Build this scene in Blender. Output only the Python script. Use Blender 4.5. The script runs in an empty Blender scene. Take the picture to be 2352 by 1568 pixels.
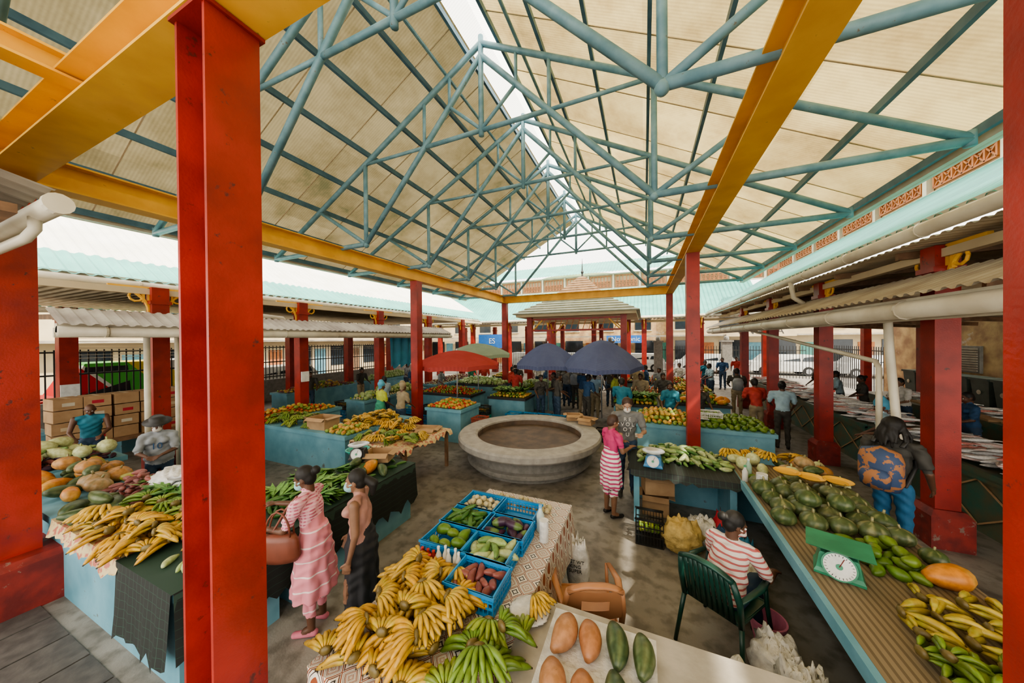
import bpy, math, random
import numpy as np
from mathutils import Vector, Matrix
random.seed(7)
R=random.uniform
# ------------------------------------------------------------------ materials
def mk(name, base, var=None, scale=4, rough=.6, metal=0, bump=0, attr=False, detail=5, lo=.35, hi=.65, trans=0, bscale=None, spots=None):
    m=bpy.data.materials.new(name); m.use_nodes=True
    nt=m.node_tree; N=nt.nodes; L=nt.links
    b=N['Principled BSDF']; b.inputs['Roughness'].default_value=rough; b.inputs['Metallic'].default_value=metal
    tc=N.new('ShaderNodeTexCoord')
    nz=N.new('ShaderNodeTexNoise'); nz.inputs['Scale'].default_value=scale; nz.inputs['Detail'].default_value=detail
    L.new(tc.outputs['Object'],nz.inputs['Vector'])
    rp=N.new('ShaderNodeValToRGB'); rp.color_ramp.elements[0].position=lo; rp.color_ramp.elements[1].position=hi
    var=var or tuple(c*.75 for c in base)
    rp.color_ramp.elements[0].color=(*var,1); rp.color_ramp.elements[1].color=(*base,1)
    L.new(nz.outputs['Fac'],rp.inputs['Fac']); out=rp.outputs['Color']
    if spots:
        sc,th,colr=spots
        n3=N.new('ShaderNodeTexNoise'); n3.inputs['Scale'].default_value=sc; n3.inputs['Detail'].default_value=6; n3.inputs['Roughness'].default_value=.7; L.new(tc.outputs['Object'],n3.inputs['Vector'])
        r3=N.new('ShaderNodeValToRGB'); r3.color_ramp.elements[0].position=th; r3.color_ramp.elements[1].position=th+.05; r3.color_ramp.elements[0].color=(0,0,0,1); L.new(n3.outputs['Fac'],r3.inputs['Fac'])
        m3=N.new('ShaderNodeMix'); m3.data_type='RGBA'; L.new(r3.outputs['Color'],m3.inputs[0]); L.new(out,m3.inputs[6]); m3.inputs[7].default_value=(*colr,1); out=m3.outputs[2]
    if attr:
        a=N.new('ShaderNodeAttribute'); a.attribute_name='Col'
        mx=N.new('ShaderNodeMix'); mx.data_type='RGBA'; mx.blend_type='MULTIPLY'; mx.inputs[0].default_value=1
        L.new(out,mx.inputs[6]); L.new(a.outputs['Color'],mx.inputs[7]); out=mx.outputs[2]
    L.new(out,b.inputs['Base Color'])
    if bump:
        n2=N.new('ShaderNodeTexNoise'); n2.inputs['Scale'].default_value=bscale or scale*4; n2.inputs['Detail'].default_value=4
        L.new(tc.outputs['Object'],n2.inputs['Vector'])
        bp=N.new('ShaderNodeBump'); bp.inputs['Strength'].default_value=bump; bp.inputs['Distance'].default_value=.02
        L.new(n2.outputs['Fac'],bp.inputs['Height']); L.new(bp.outputs['Normal'],b.inputs['Normal'])
    return m
def nodes(m): return m.node_tree.nodes, m.node_tree.links, m.node_tree.nodes['Principled BSDF']
def stripes(name,c1,c2,axis,freq,duty=.5,rough=.8,c3=None):
    m=bpy.data.materials.new(name); m.use_nodes=True; N,L,b=nodes(m); b.inputs['Roughness'].default_value=rough
    tc=N.new('ShaderNodeTexCoord'); sp=N.new('ShaderNodeSeparateXYZ'); L.new(tc.outputs['Object'],sp.inputs[0])
    def stripe(ax,fr,du):
        mu=N.new('ShaderNodeMath'); mu.operation='MULTIPLY'; mu.inputs[1].default_value=fr; L.new(sp.outputs[ax],mu.inputs[0])
        fr_=N.new('ShaderNodeMath'); fr_.operation='FRACT'; L.new(mu.outputs[0],fr_.inputs[0])
        lt=N.new('ShaderNodeMath'); lt.operation='LESS_THAN'; lt.inputs[1].default_value=du; L.new(fr_.outputs[0],lt.inputs[0]); return lt.outputs[0]
    f=stripe(axis,freq,duty)
    mx=N.new('ShaderNodeMix'); mx.data_type='RGBA'; L.new(f,mx.inputs[0]); mx.inputs[6].default_value=(*c1,1); mx.inputs[7].default_value=(*c2,1)
    out=mx.outputs[2]
    if c3:
        f2=stripe('Z' if axis!='Z' else 'X',freq,duty)
        m2=N.new('ShaderNodeMix'); m2.data_type='RGBA'; L.new(f2,m2.inputs[0]); L.new(out,m2.inputs[6]); m2.inputs[7].default_value=(*c3,1); out=m2.outputs[2]
    L.new(out,b.inputs['Base Color']); return m
M={}
M['red']=mk('red_paint',(.36,.030,.020),(.22,.018,.013),3.0,.42,bump=.10,bscale=60,spots=(8,.62,(.10,.022,.018)))
M['reddark']=mk('red_plinth',(.27,.028,.02),(.14,.016,.013),6,.6,bump=.15,spots=(7,.60,(.22,.15,.12)))
M['yellow']=mk('yellow_paint',(.84,.49,.075),(.68,.36,.05),2.5,.5,bump=.05,spots=(10,.66,(.38,.22,.07)))
M['teal']=mk('blue_tube_paint',(.20,.35,.41),(.12,.25,.31),6,.45,spots=(12,.64,(.16,.15,.12)))
M['purlin']=mk('purlin_blue',(.10,.21,.29),(.06,.14,.21),5,.5)
M['stall']=mk('stall_blue_paint',(.17,.36,.44),(.10,.26,.33),2.5,.6,bump=.1,spots=(5,.64,(.13,.15,.14)))
M['white']=mk('white_gutter_paint',(.66,.62,.50),(.48,.43,.33),2,.45)
M['greenroof']=mk('teal_roof_sheet',(.13,.42,.36),(.10,.32,.28),1.5,.5)
M['glareroof']=mk('teal_roof_sun_glare',(.80,.78,.72),(.70,.68,.60),1.5,.5)  # teal sheet coloured near-white: sun glare painted onto the left roof
M['greyroof']=mk('grey_corrugated',(.40,.36,.29),(.24,.20,.16),2,.6)
M['ceil']=mk('roof_underside_boards',(.60,.51,.36),(.42,.35,.24),2,.7)
M['stone']=mk('weathered_concrete',(.27,.255,.23),(.20,.19,.17),9,.8,bump=.3,bscale=50,detail=10,spots=(22,.62,(.14,.13,.12)))
M['rim']=mk('basin_rim_concrete',(.38,.36,.33),(.29,.275,.25),7,.75,bump=.2,bscale=60,detail=10,spots=(26,.64,(.22,.21,.19)))
M['tile']=mk('dark_floor_tile',(.12,.11,.10),(.07,.065,.06),9,.5,bump=.1)
M['stone2']=mk('basin_floor',(.13,.085,.055),(.07,.05,.035),4,.6,bump=.2,detail=8)
M['wood']=mk('wood',(.28,.16,.09),(.15,.09,.05),7,.6)
M['blackcloth']=stripes('black_net_cloth',(.012,.016,.014),(.03,.06,.045),'X',14,.06,.7,(.02,.05,.035))
M['greyslab']=mk('grey_table_top',(.46,.42,.36),(.32,.29,.24),5,.7,bump=.1)
M['card']=mk('cardboard',(.44,.29,.16),(.34,.21,.11),4,.85)
M['bag']=mk('white_plastic_bag',(.78,.77,.74),(.55,.54,.51),10,.3,bump=.8,bscale=22)
M['sack']=mk('yellow_sack',(.62,.46,.18),(.42,.30,.11),12,.7,bump=.4,bscale=40)
M['crate']=mk('blue_crate_plastic',(.03,.27,.58),(.02,.2,.45),6,.35)
M['blackcrate']=mk('black_crate_plastic',(.02,.02,.02),None,6,.4)
M['prod']=mk('produce_skin',(1,1,1),(.72,.68,.58),26,.42,attr=True,spots=(60,.66,(.35,.28,.18)))
M['fish']=mk('fish_skin',(1,1,1),(.75,.75,.75),40,.25,attr=True)
M['matte']=mk('painted_matte',(1,1,1),(.85,.84,.82),8,.75,attr=True)
M['leaf']=mk('leafy_greens',(1,1,1),(.6,.65,.5),30,.6,attr=True)
M['fishgreen']=mk('dark_green_paint',(.04,.12,.09),(.12,.10,.055),4,.4,bump=.1)
M['wallold']=mk('peeling_ochre_wall',(.62,.44,.23),(.36,.22,.13),2.2,.9,bump=.3,bscale=12,spots=(1.6,.58,(.58,.50,.40)))
M['cream']=mk('cream_wall',(.62,.51,.34),(.50,.40,.26),1,.85)
M['lattice']=mk('orange_wood',(.50,.19,.07),(.38,.13,.05),5,.6)
M['metal']=mk('steel',(.55,.55,.55),(.4,.4,.4),8,.3,metal=.8)
M['dark']=mk('dark_iron',(.03,.03,.03),None,5,.5)
M['bin']=mk('grey_green_bin_plastic',(.10,.13,.11),(.075,.10,.085),5,.5)
M['greenplastic']=mk('green_chair_plastic',(.010,.055,.04),None,5,.35)
M['brownplastic']=mk('brown_chair_plastic',(.44,.21,.10),(.38,.17,.08),5,.4)
M['scalegreen']=mk('green_scale_enamel',(.05,.28,.16),None,5,.35)
M['glass']=mk('car_window',(.03,.04,.05),None,3,.1)
M['carwhite']=mk('car_paint_white',(.75,.75,.73),None,2,.25)
M['rubber']=mk('rubber',(.02,.02,.02),None,4,.8)
M['tarp']=mk('blue_tarpaulin',(.03,.22,.34),(.02,.15,.25),3,.5,bump=.3,bscale=6)
m=bpy.data.materials.new('concrete_floor'); m.use_nodes=True; N,L,b=nodes(m)
tc=N.new('ShaderNodeTexCoord')
def nz(sc,det=6):
    n=N.new('ShaderNodeTexNoise'); n.inputs['Scale'].default_value=sc; n.inputs['Detail'].default_value=det; L.new(tc.outputs['Object'],n.inputs['Vector']); return n
n1=nz(.8,8); n2=nz(6,9); n3=nz(60,3)
r1=N.new('ShaderNodeValToRGB'); r1.color_ramp.elements[0].position=.38; r1.color_ramp.elements[1].position=.62
r1.color_ramp.elements[0].color=(.165,.148,.126,1); r1.color_ramp.elements[1].color=(.30,.275,.24,1); L.new(n1.outputs['Fac'],r1.inputs['Fac'])
r2=N.new('ShaderNodeValToRGB'); r2.color_ramp.elements[0].position=.36; r2.color_ramp.elements[1].position=.54
r2.color_ramp.elements[0].color=(.60,.59,.57,1); r2.color_ramp.elements[1].color=(1,1,1,1); L.new(n2.outputs['Fac'],r2.inputs['Fac'])
mx=N.new('ShaderNodeMix'); mx.data_type='RGBA'; mx.blend_type='MULTIPLY'; mx.inputs[0].default_value=1
L.new(r1.outputs['Color'],mx.inputs[6]); L.new(r2.outputs['Color'],mx.inputs[7]); L.new(mx.outputs[2],b.inputs['Base Color'])
bp=N.new('ShaderNodeBump'); bp.inputs['Strength'].default_value=.25; bp.inputs['Distance'].default_value=.01; L.new(n3.outputs['Fac'],bp.inputs['Height']); L.new(bp.outputs['Normal'],b.inputs['Normal'])
b.inputs['Roughness'].default_value=.55; M['floor']=m
def roofmat(name,c1,c2,tf,c3=None,panels=False):
    m=bpy.data.materials.new(name); m.use_nodes=True; N=m.node_tree.nodes; L=m.node_tree.links
    N.remove(N['Principled BSDF']); o=N['Material Output']
    tc=N.new('ShaderNodeTexCoord')
    n=N.new('ShaderNodeTexNoise'); n.inputs['Scale'].default_value=.75; n.inputs['Detail'].default_value=9; n.inputs['Roughness'].default_value=.68
    L.new(tc.outputs['Object'],n.inputs['Vector'])
    r=N.new('ShaderNodeValToRGB'); r.color_ramp.elements[0].position=.42; r.color_ramp.elements[1].position=.60
    r.color_ramp.elements[0].color=(*c2,1); r.color_ramp.elements[1].color=(*c1,1); L.new(n.outputs['Fac'],r.inputs['Fac'])
    if c3: q=r.color_ramp.elements.new(.33); q.color=(*c3,1)
    sp=N.new('ShaderNodeSeparateXYZ'); L.new(tc.outputs['Object'],sp.inputs[0])
    w=N.new('ShaderNodeMath'); w.operation='MULTIPLY'; w.inputs[1].default_value=140; L.new(sp.outputs['Y'],w.inputs[0])
    s=N.new('ShaderNodeMath'); s.operation='SINE'; L.new(w.outputs[0],s.inputs[0])
    s2=N.new('ShaderNodeMath'); s2.operation='MULTIPLY_ADD'; s2.inputs[1].default_value=.07; s2.inputs[2].default_value=.93; L.new(s.outputs[0],s2.inputs[0])
    fac=s2.outputs[0]
    if panels:
        def M_(op,a,b=None):
            k=N.new('ShaderNodeMath'); k.operation=op
            for i,x in enumerate((a,b)):
                if x is None: continue
                if isinstance(x,(int,float)): k.inputs[i].default_value=x
                else: L.new(x,k.inputs[i])
            return k.outputs[0]
        fy=M_('FLOOR',M_('DIVIDE',M_('ADD',sp.outputs['Y'],2.7),1.22)); fx=M_('FLOOR',M_('DIVIDE',sp.outputs['X'],1.9))
        wn=N.new('ShaderNodeTexWhiteNoise'); wn.noise_dimensions='2D'; cv=N.new('ShaderNodeCombineXYZ'); L.new(fx,cv.inputs[0]); L.new(fy,cv.inputs[1]); L.new(cv.outputs[0],wn.inputs['Vector'])
        fac=M_('MULTIPLY',fac,M_('ADD',M_('MULTIPLY',wn.outputs['Value'],.28),.78))
    mx=N.new('ShaderNodeMix'); mx.data_type='RGBA'; mx.blend_type='MULTIPLY'; mx.inputs[0].default_value=1; L.new(r.outputs['Color'],mx.inputs[6]); L.new(fac,mx.inputs[7])
    d=N.new('ShaderNodeBsdfDiffuse'); t=N.new('ShaderNodeBsdfTranslucent'); L.new(mx.outputs[2],d.inputs[0]); L.new(mx.outputs[2],t.inputs[0])
    q=N.new('ShaderNodeMixShader'); q.inputs[0].default_value=tf; L.new(d.outputs[0],q.inputs[1]); L.new(t.outputs[0],q.inputs[2])
    L.new(q.outputs[0],o.inputs['Surface']); return m
M['roofR']=roofmat('polycarbonate_cream_sunlit',(.56,.45,.22),(.40,.30,.14),.50,(.28,.21,.10),True)  # sun-facing slope: sunlight painted in as a brighter tone, plus stains
M['roofL']=roofmat('polycarbonate_tan_shaded',(.26,.22,.13),(.18,.148,.08),.42,(.11,.105,.055),True)  # same sheeting away from the sun: shade painted in, plus greenish stains
M['skyl']=roofmat('clear_skylight',(.97,.97,.95),(.93,.93,.9),.92)
M['umbB']=roofmat('umbrella_blue',(.20,.24,.42),(.17,.20,.36),.4)
M['umbR']=roofmat('umbrella_red',(.60,.12,.11),(.52,.10,.09),.3)
M['umbG']=roofmat('umbrella_pale_green',(.45,.55,.42),(.38,.48,.36),.4)
m=bpy.data.materials.new('patterned_tablecloth'); m.use_nodes=True; N,L,b=nodes(m); b.inputs['Roughness'].default_value=.45
tc=N.new('ShaderNodeTexCoord'); vm=N.new('ShaderNodeVectorMath'); vm.operation='SCALE'; vm.inputs['Scale'].default_value=7; L.new(tc.outputs['Object'],vm.inputs[0])
fr=N.new('ShaderNodeVectorMath'); fr.operation='FRACTION'; L.new(vm.outputs[0],fr.inputs[0])
sb=N.new('ShaderNodeVectorMath'); sb.operation='SUBTRACT'; sb.inputs[1].default_value=(.5,.5,.5); L.new(fr.outputs[0],sb.inputs[0])
ab=N.new('ShaderNodeVectorMath'); ab.operation='ABSOLUTE'; L.new(sb.outputs[0],ab.inputs[0])
sp=N.new('ShaderNodeSeparateXYZ'); L.new(ab.outputs[0],sp.inputs[0])
def mt(op,a,bb):
    n=N.new('ShaderNodeMath'); n.operation=op
    for i,x in enumerate((a,bb)):
        if isinstance(x,(int,float)): n.inputs[i].default_value=x
        else: L.new(x,n.inputs[i])
    return n.outputs[0]
sx=sp.outputs['X']; sy=sp.outputs['Y']; sz=sp.outputs['Z']
dd=mt('ADD',mt('ADD',mt('MULTIPLY',sx,sx),mt('MULTIPLY',sy,sy)),mt('MULTIPLY',mt('MULTIPLY',sz,sz),.6)); pr=mt('MULTIPLY',sx,sy); val=mt('ADD',dd,mt('MULTIPLY',pr,3.0)); val=mt('FRACT',mt('MULTIPLY',val,2.6),0)
rp=N.new('ShaderNodeValToRGB'); rp.color_ramp.interpolation='CONSTANT'
el=rp.color_ramp.elements; el[0].color=(.28,.08,.035,1); el[0].position=0; el[1].position=.18; el[1].color=(.70,.66,.58,1)
for p,c in ((.42,(.03,.025,.025,1)),(.5,(.70,.66,.58,1)),(.72,(.32,.11,.05,1)),(.8,(.03,.03,.03,1)),(.88,(.70,.66,.58,1))):
    e=el.new(p); e.color=c
L.new(val,rp.inputs['Fac']); L.new(rp.outputs['Color'],b.inputs['Base Color']); M['cloth']=m
M['mat']=stripes('woven_mat',(.27,.21,.135),(.16,.12,.075),'X',22,.4,.8,(.20,.155,.095)); 
M['floral']=mk('floral_tablecloth',(.58,.46,.24),(.42,.13,.09),16,.6,lo=.42,hi=.5)
def flat(n,c,r=.75,v=None,s=12): 
    if n not in M: M[n]=mk(n,c,v or tuple(x*.82 for x in c),s,r)
    return M[n]
flat('skin_dark',(.13,.06,.035),.5); flat('skin_mid',(.24,.125,.075),.5); flat('skin_light',(.42,.25,.17),.5); flat('hair_black',(.012,.010,.009),.6); flat('hair_brown',(.06,.03,.02),.6)
flat('mask_blue',(.30,.55,.58),.7); flat('lips',(.20,.06,.05),.5); flat('eyewhite',(.75,.72,.68),.3); flat('iris',(.02,.012,.01),.2)
# ------------------------------------------------------------------ geometry kit
class Geo:
    def __init__(s): s.v=[];s.f=[];s.m=[];s.c=[];s.s=[];s.mats=[];s.n=0
    def add(s,vf,mat,col=(1,1,1),smooth=False,T=None):
        V=np.asarray(vf[0],float); F=vf[1]
        if len(vf)>2: col=vf[2]
        if T is not None:
            Rm,t=T; V=V@np.asarray(Rm).T+np.asarray(t)
        if mat not in s.mats: s.mats.append(mat)
        k=s.mats.index(mat); o=s.n
        s.v.append(V); s.n+=len(V)
        s.f.extend([tuple(i+o for i in f) for f in F]); s.m.extend([k]*len(F)); s.s.extend([smooth]*len(F))
        C=np.ones((len(V),4)); C[:,:3]=np.asarray(col); s.c.append(C)
        return s
    def build(s,name):
        me=bpy.data.meshes.new(name); V=np.concatenate(s.v)
        me.from_pydata(V.tolist(),[],s.f)
        for k in s.mats: me.materials.append(M[k] if isinstance(k,str) else k)
        me.polygons.foreach_set('material_index',s.m); me.polygons.foreach_set('use_smooth',s.s)
        a=me.color_attributes.new('Col','FLOAT_COLOR','POINT'); a.data.foreach_set('color',np.concatenate(s.c).ravel())
        me.update(); o=bpy.data.objects.new(name,me); bpy.context.scene.collection.objects.link(o); return o
def A(*a): return np.array(a,float)
def nrm(v): 
    v=np.asarray(v,float); l=np.linalg.norm(v); return v/l if l>1e-9 else A(0,0,1)
def rz(a): c,s=math.cos(a),math.sin(a); return A([c,-s,0],[s,c,0],[0,0,1])
def rx(a): c,s=math.cos(a),math.sin(a); return A([1,0,0],[0,c,-s],[0,s,c])
BF=[(0,3,2,1),(4,5,6,7),(0,1,5,4),(1,2,6,5),(2,3,7,6),(3,0,4,7)]
def box(x0,x1,y0,y1,z0,z1):
    return (A([x0,y0,z0],[x1,y0,z0],[x1,y1,z0],[x0,y1,z0],[x0,y0,z1],[x1,y0,z1],[x1,y1,z1],[x0,y1,z1]),BF)
def rings(P,close=True,caps=True):
    n=len(P[0]); F=[]
    for i in range(len(P)-1):
        for j in range(n):
            k=(j+1)%n
            F.append((i*n+j,i*n+k,(i+1)*n+k,(i+1)*n+j))
    if caps:
        F.append(tuple(range(n-1,-1,-1))); F.append(tuple(range((len(P)-1)*n,len(P)*n)))
    return (np.concatenate(P),F)
def tube(path,rad,n=8,ratio=1,up=None):
    path=[A(*p) for p in path]
    if not hasattr(rad,'__len__'): rad=[rad]*len(path)
    P=[]; u=None
    for i,p in enumerate(path):
        a=nrm((path[min(i+1,len(path)-1)]-path[max(i-1,0)]))
        if u is None:
            h=A(*up) if up is not None else (A(0,0,1) if abs(a[2])<.9 else A(1,0,0))
            u=nrm(np.cross(h,a))
        else: u=nrm(u-a*np.dot(u,a))
        w=np.cross(a,u); th=np.arange(n)*2*math.pi/n
        P.append(p+rad[i]*(np.outer(np.cos(th),u)+ratio*np.outer(np.sin(th),w)))
    return rings(P)
def bar(p1,p2,w,h):
    p1=A(*p1);p2=A(*p2);a=nrm(p2-p1);hh=A(0,0,1) if abs(a[2])<.95 else A(0,1,0)
    u=nrm(np.cross(a,hh));v=np.cross(u,a)
    P=[]
    for p in (p1,p2): P.append(np.array([p-u*w/2-v*h/2,p+u*w/2-v*h/2,p+u*w/2+v*h/2,p-u*w/2+v*h/2]))
    return rings(P)
def ibeam(p1,p2,w,h,t=.02):
    out=[];p1=A(*p1);p2=A(*p2)
    z=A(0,0,1)
    out.append(bar(p1+z*(h/2-t/2),p2+z*(h/2-t/2),w,t)); out.append(bar(p1-z*(h/2-t/2),p2-z*(h/2-t/2),w,t)); out.append(bar(p1,p2,t,h-2*t)); return out
def lathe(prof,n=24,c=(0,0,0),a0=0,mod=None):
    P=[]
    for r,z in prof:
        th=np.arange(n)*2*math.pi/n+a0
        rr=r*(mod(th) if mod else 1)
        P.append(np.stack([c[0]+rr*np.cos(th),c[1]+rr*np.sin(th),np.full(n,c[2]+z)],1))
    return rings(P)
def ell(c,r,nu=12,nv=8,Rm=None,mod=None):
    P=[]
    for i in range(nv+1):
        ph=math.pi*(i/nv); ph=min(max(ph,.03),math.pi-.03)
        th=np.arange(nu)*2*math.pi/nu; k=mod(th) if mod else 1
        P.append(np.stack([r[0]*math.sin(ph)*np.cos(th)*k,r[1]*math.sin(ph)*np.sin(th)*k,np.full(nu,-r[2]*math.cos(ph))],1))
    V,F=rings(P)
    if Rm is not None: V=V@np.asarray(Rm).T
    return (V+A(*c),F)
def corr(x0,y0,z0,x1,y1,z1,along,length,pitch=.2,amp=.03,th=.0):
    n=int(length/pitch*4); V=[];F=[]
    p0=A(x0,y0,z0);p1=A(x1,y1,z1);al=A(*along)
    nn=nrm(np.cross(al,p1-p0)); 
    if nn[2]<0: nn=-nn
    for i in range(n+1):
        o=al*(i*pitch/4)+nn*(amp if i%4 in(1,2) else 0); V+= [p0+o,p1+o]
    for i in range(n): F.append((2*i,2*i+1,2*i+3,2*i+2))
    return (np.array(V),F)
_tc={}
def text(s,size,mat_depth=.004):
    key=(s,size)
    if key in _tc: return _tc[key]
    cu=bpy.data.curves.new('t','FONT'); cu.body=s; cu.size=size; cu.align_x='CENTER'; cu.align_y='CENTER'; cu.extrude=mat_depth
    o=bpy.data.objects.new('t',cu); bpy.context.scene.collection.objects.link(o)
    dg=bpy.context.evaluated_depsgraph_get(); me=bpy.data.meshes.new_from_object(o.evaluated_get(dg))
    V=np.array([v.co[:] for v in me.vertices]); F=[tuple(p.vertices) for p in me.polygons]
    bpy.data.objects.remove(o); bpy.data.meshes.remove(me); _tc[key]=(V,F); return V,F
def TX(direction):
    f=nrm(direction); right=np.cross(f,A(0,0,1)); return np.stack([right,A(0,0,1),-f],1)

# ------------------------------------------------------------------ people
def person(name,loc,yaw,H=1.65,fem=True,skin='skin_dark',top='t',bottom='b',shoe='hair_black',lean=(0,0),drop=0,
           armL=None,armR=None,legs=None,seat=False,head=(0,0),sleeve=.6,longpants=True,skirt=None,hair='short',haircol='hair_black',
           mask=None,vox=.008,hat=None,back=None,belly=0,hands=True,fingers=True):
    s=H/1.7; pr=[]
    def cap(p1,p2,r1,r2,mat,ratio=1,lat=None,fl=False): pr.append(('c',A(*p1),A(*p2),r1,r2,mat,ratio,lat if lat is not None else None,fl))
    def el(c,r,mat,Rm=None): pr.append(('e',A(*c),A(*r),mat,np.eye(3) if Rm is None else Rm))
    X=A(1,0,0)
    pz=.52 if seat else .93-drop
    pel=A(0,0,pz); lx,ly=lean
    wa=pel+A(lx*.25,ly*.25,.17); ch=pel+A(lx*.7,ly*.7,.37-.15*abs(ly)); nk=pel+A(lx,ly,.52-.3*abs(ly)); sh=pel+A(lx*.95,ly*.95,.475-.3*abs(ly))
    hw=.165 if fem else .20
    hipr=.165 if fem else .15
    cap(pel+A(0,-.01,-.04),pel+A(0,0,.04),hipr,hipr*.97,bottom,.68,X)
    cap(pel+A(0,0,.06),wa,hipr*.98+belly*.5,.135+belly,top,.70,X)
    cap(wa,ch,.138+belly,.155 if fem else .17,top,.66,X)
    cap(ch,sh-A(0,0,.03),.155 if fem else .17,.13,top,.58,X)
    cap(sh-X*(hw-.03),sh+X*(hw-.03),.055,.055,top)
    if fem:
        for sg in(-1,1): el(ch+A(sg*.075,.085,.0),(.065,.06,.065),top)
    cap(sh+A(0,0,0),nk+A(0,.0,.10),.062,.05,skin)
    hy,hp=head; HR=rz(hy)@rx(hp); hc=nk+A(0,.015,.135)+ (HR@A(0,.02,.0))
    def h(*p): return hc+HR@A(*p)
    def hel(c,r,mat): el(h(*c),r,mat,HR)
    hel((0,-.008,.02),(.074,.092,.092),skin); hel((0,.02,-.03),(.059,.066,.084),skin); hel((0,.058,-.088),(.03,.026,.024),skin)
    cap(h(0,.086,.01),h(0,.106,-.022),.007,.012,skin); hel((0,.098,-.03),(.019,.012,.009),skin)
    cap(h(-.032,.078,.028),h(.032,.078,.028),.011,.011,skin)
    for sg in(-1,1):
        hel((sg*.036,.06,-.03),(.024,.024,.028),skin); hel((sg*.077,-.005,-.008),(.009,.018,.03),skin)
    cap(h(-.018,.084,-.06),h(.018,.084,-.06),.008,.008,'lips')
    if mask:
        hel((0,.062,-.05),(.06,.062,.052),mask); cap(h(-.055,.05,-.02),h(-.077,-.005,-.0),.005,.005,mask); cap(h(.055,.05,-.02),h(.077,-.005,-.0),.005,.005,mask)
    if hair!='none':
        hel((0,-.022,.035),(.084,.093,.094),haircol); hel((0,-.045,-.01),(.074,.065,.08),haircol)
    if hair=='bun': hel((0,-.135,.03),(.045,.04,.045),haircol)
    if hair=='pony': cap(h(0,-.11,.0),h(0,-.17,-.06),.04,.05,haircol); cap(h(0,-.17,-.06),h(0,-.15,-.16),.05,.025,haircol)
    if hair=='dreads':
        for i in range(26):
            a=R(-2.6,-.5) if i%5 else R(-3.3,.2); rr=.085
            p0=h(rr*math.cos(a),rr*math.sin(a)*1.1,R(.0,.08)); p1=p0+A(.05*math.cos(a),.04*math.sin(a),-.10)+HR@A(0,-.01,0); p2=p1+A(R(-.03,.03),R(-.03,.01),-R(.08,.15))
            cap(p0,p1,.018,.017,haircol); cap(p1,p2,.017,.010,haircol)
        hel((0,-.03,.04),(.1,.105,.1),haircol)
    if hair=='wrap': hel((0,-.03,.06),(.10,.11,.10),haircol); hel((0,-.05,.15),(.07,.07,.05),haircol)
    dL=(A(-hw-.07,.0,-.30),A(-hw-.06,.06,-.54)); dR=(A(hw+.07,.0,-.30),A(hw+.06,.06,-.54))
    for sg,arm,df in((-1,armL,dL),(1,armR,dR)):
        S=sh+X*sg*hw
        if arm is None: E=sh+df[0]; W=sh+df[1]
        else:
            E=A(*arm[0]); W=A(*arm[1])
            E=S+nrm(E)*.28; W=E+nrm(W)*.25
        cap(S,E,.050,.038,skin); cap(E,W,.038,.025,skin,.9)
        if sleeve>0:
            if sleeve<=1: cap(S,S+(E-S)*sleeve,.063,.058,top,1,None,True)
            else: cap(S,E,.062,.052,top); cap(E,E+(W-E)*(sleeve-1),.05,.042,top,1,None,True)
        if hands:
            d=nrm(W-E); inn=A(-sg,.0,0); n=nrm(inn-d*np.dot(inn,d)) if abs(np.dot(inn,d))<.95 else A(0,0,-1)
            if abs(d[1])>.6: n=nrm(A(0,0,-1)-d*np.dot(A(0,0,-1),d))
            sd=nrm(np.cross(d,n)); 
            if sd[1]<0 and abs(d[1])<.6: sd=-sd
            if abs(d[1])>=.6 and sd[0]*sg>0: sd=-sd
            cap(W,W+d*.075,.028,.036,skin,.42,sd)
            if fingers:
                for i,Lf in enumerate((.062,.072,.066,.050)):
                    b0=W+d*.085+sd*(.033-.022*i); b1=b0+nrm(d+n*.35)*Lf*.55; b2=b1+nrm(d+n*1.1)*Lf*.5
                    cap(b0-d*.02,b1,.0095,.0088,skin); cap(b1,b2,.0088,.007,skin)
                t0=W+d*.025+sd*.025; t1=t0+nrm(sd+d*.9)*.042; t2=t1+nrm(d+n*.5+sd*.2)*.03
                cap(t0,t1,.013,.011,skin); cap(t1,t2,.011,.009,skin)
            else: cap(W+d*.07,W+d*.13+n*.03,.03,.018,skin,.45,sd)
    pants=bottom if longpants else skin
    for k,sg in enumerate((-1,1)):
        Hp=pel+X*sg*.085-A(0,0,.03)
        if legs: K=A(*legs[k][0]); An=A(*legs[k][1])
        elif seat: K=A(sg*.11,.44,.52); An=A(sg*.12,.42,.09)
        else: K=A(sg*.095,.02,.5-drop*.5); An=A(sg*.10,-.02,.09)
        g=1.12 if longpants else 1
        cap(Hp,K,.088 if not skirt else .08,.056*g,pants if not skirt or longpants else skin)
        mid=K+(An-K)*.3+A(0,-.012,0)
        cap(K,mid,.054*g,.055*g,pants); cap(mid,An,.055*g,.034*(1.4 if longpants else 1),pants)
        fd=nrm(A(sg*.12,1,0)); toe=An+fd*.16; toe[2]=max(An[2]-.055,.032); hl=An-fd*.03; hl[2]=An[2]-.05
        cap(hl,toe,.038,.034,shoe,.85,np.cross(fd,A(0,0,1))); cap(An,An+fd*.06-A(0,0,.03),.035,.034,shoe if longpants else skin)
    if skirt:
        for i in range(len(skirt)-1):
            (za,ra,rb,ya),(zb,rc,rd,yb)=skirt[i],skirt[i+1]
            pr.append(('c',A(0,ya,za),A(0,yb,zb),ra,rc,bottom,rb/ra,X,True))
    Vs=[];Fs=[];o=0
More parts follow.
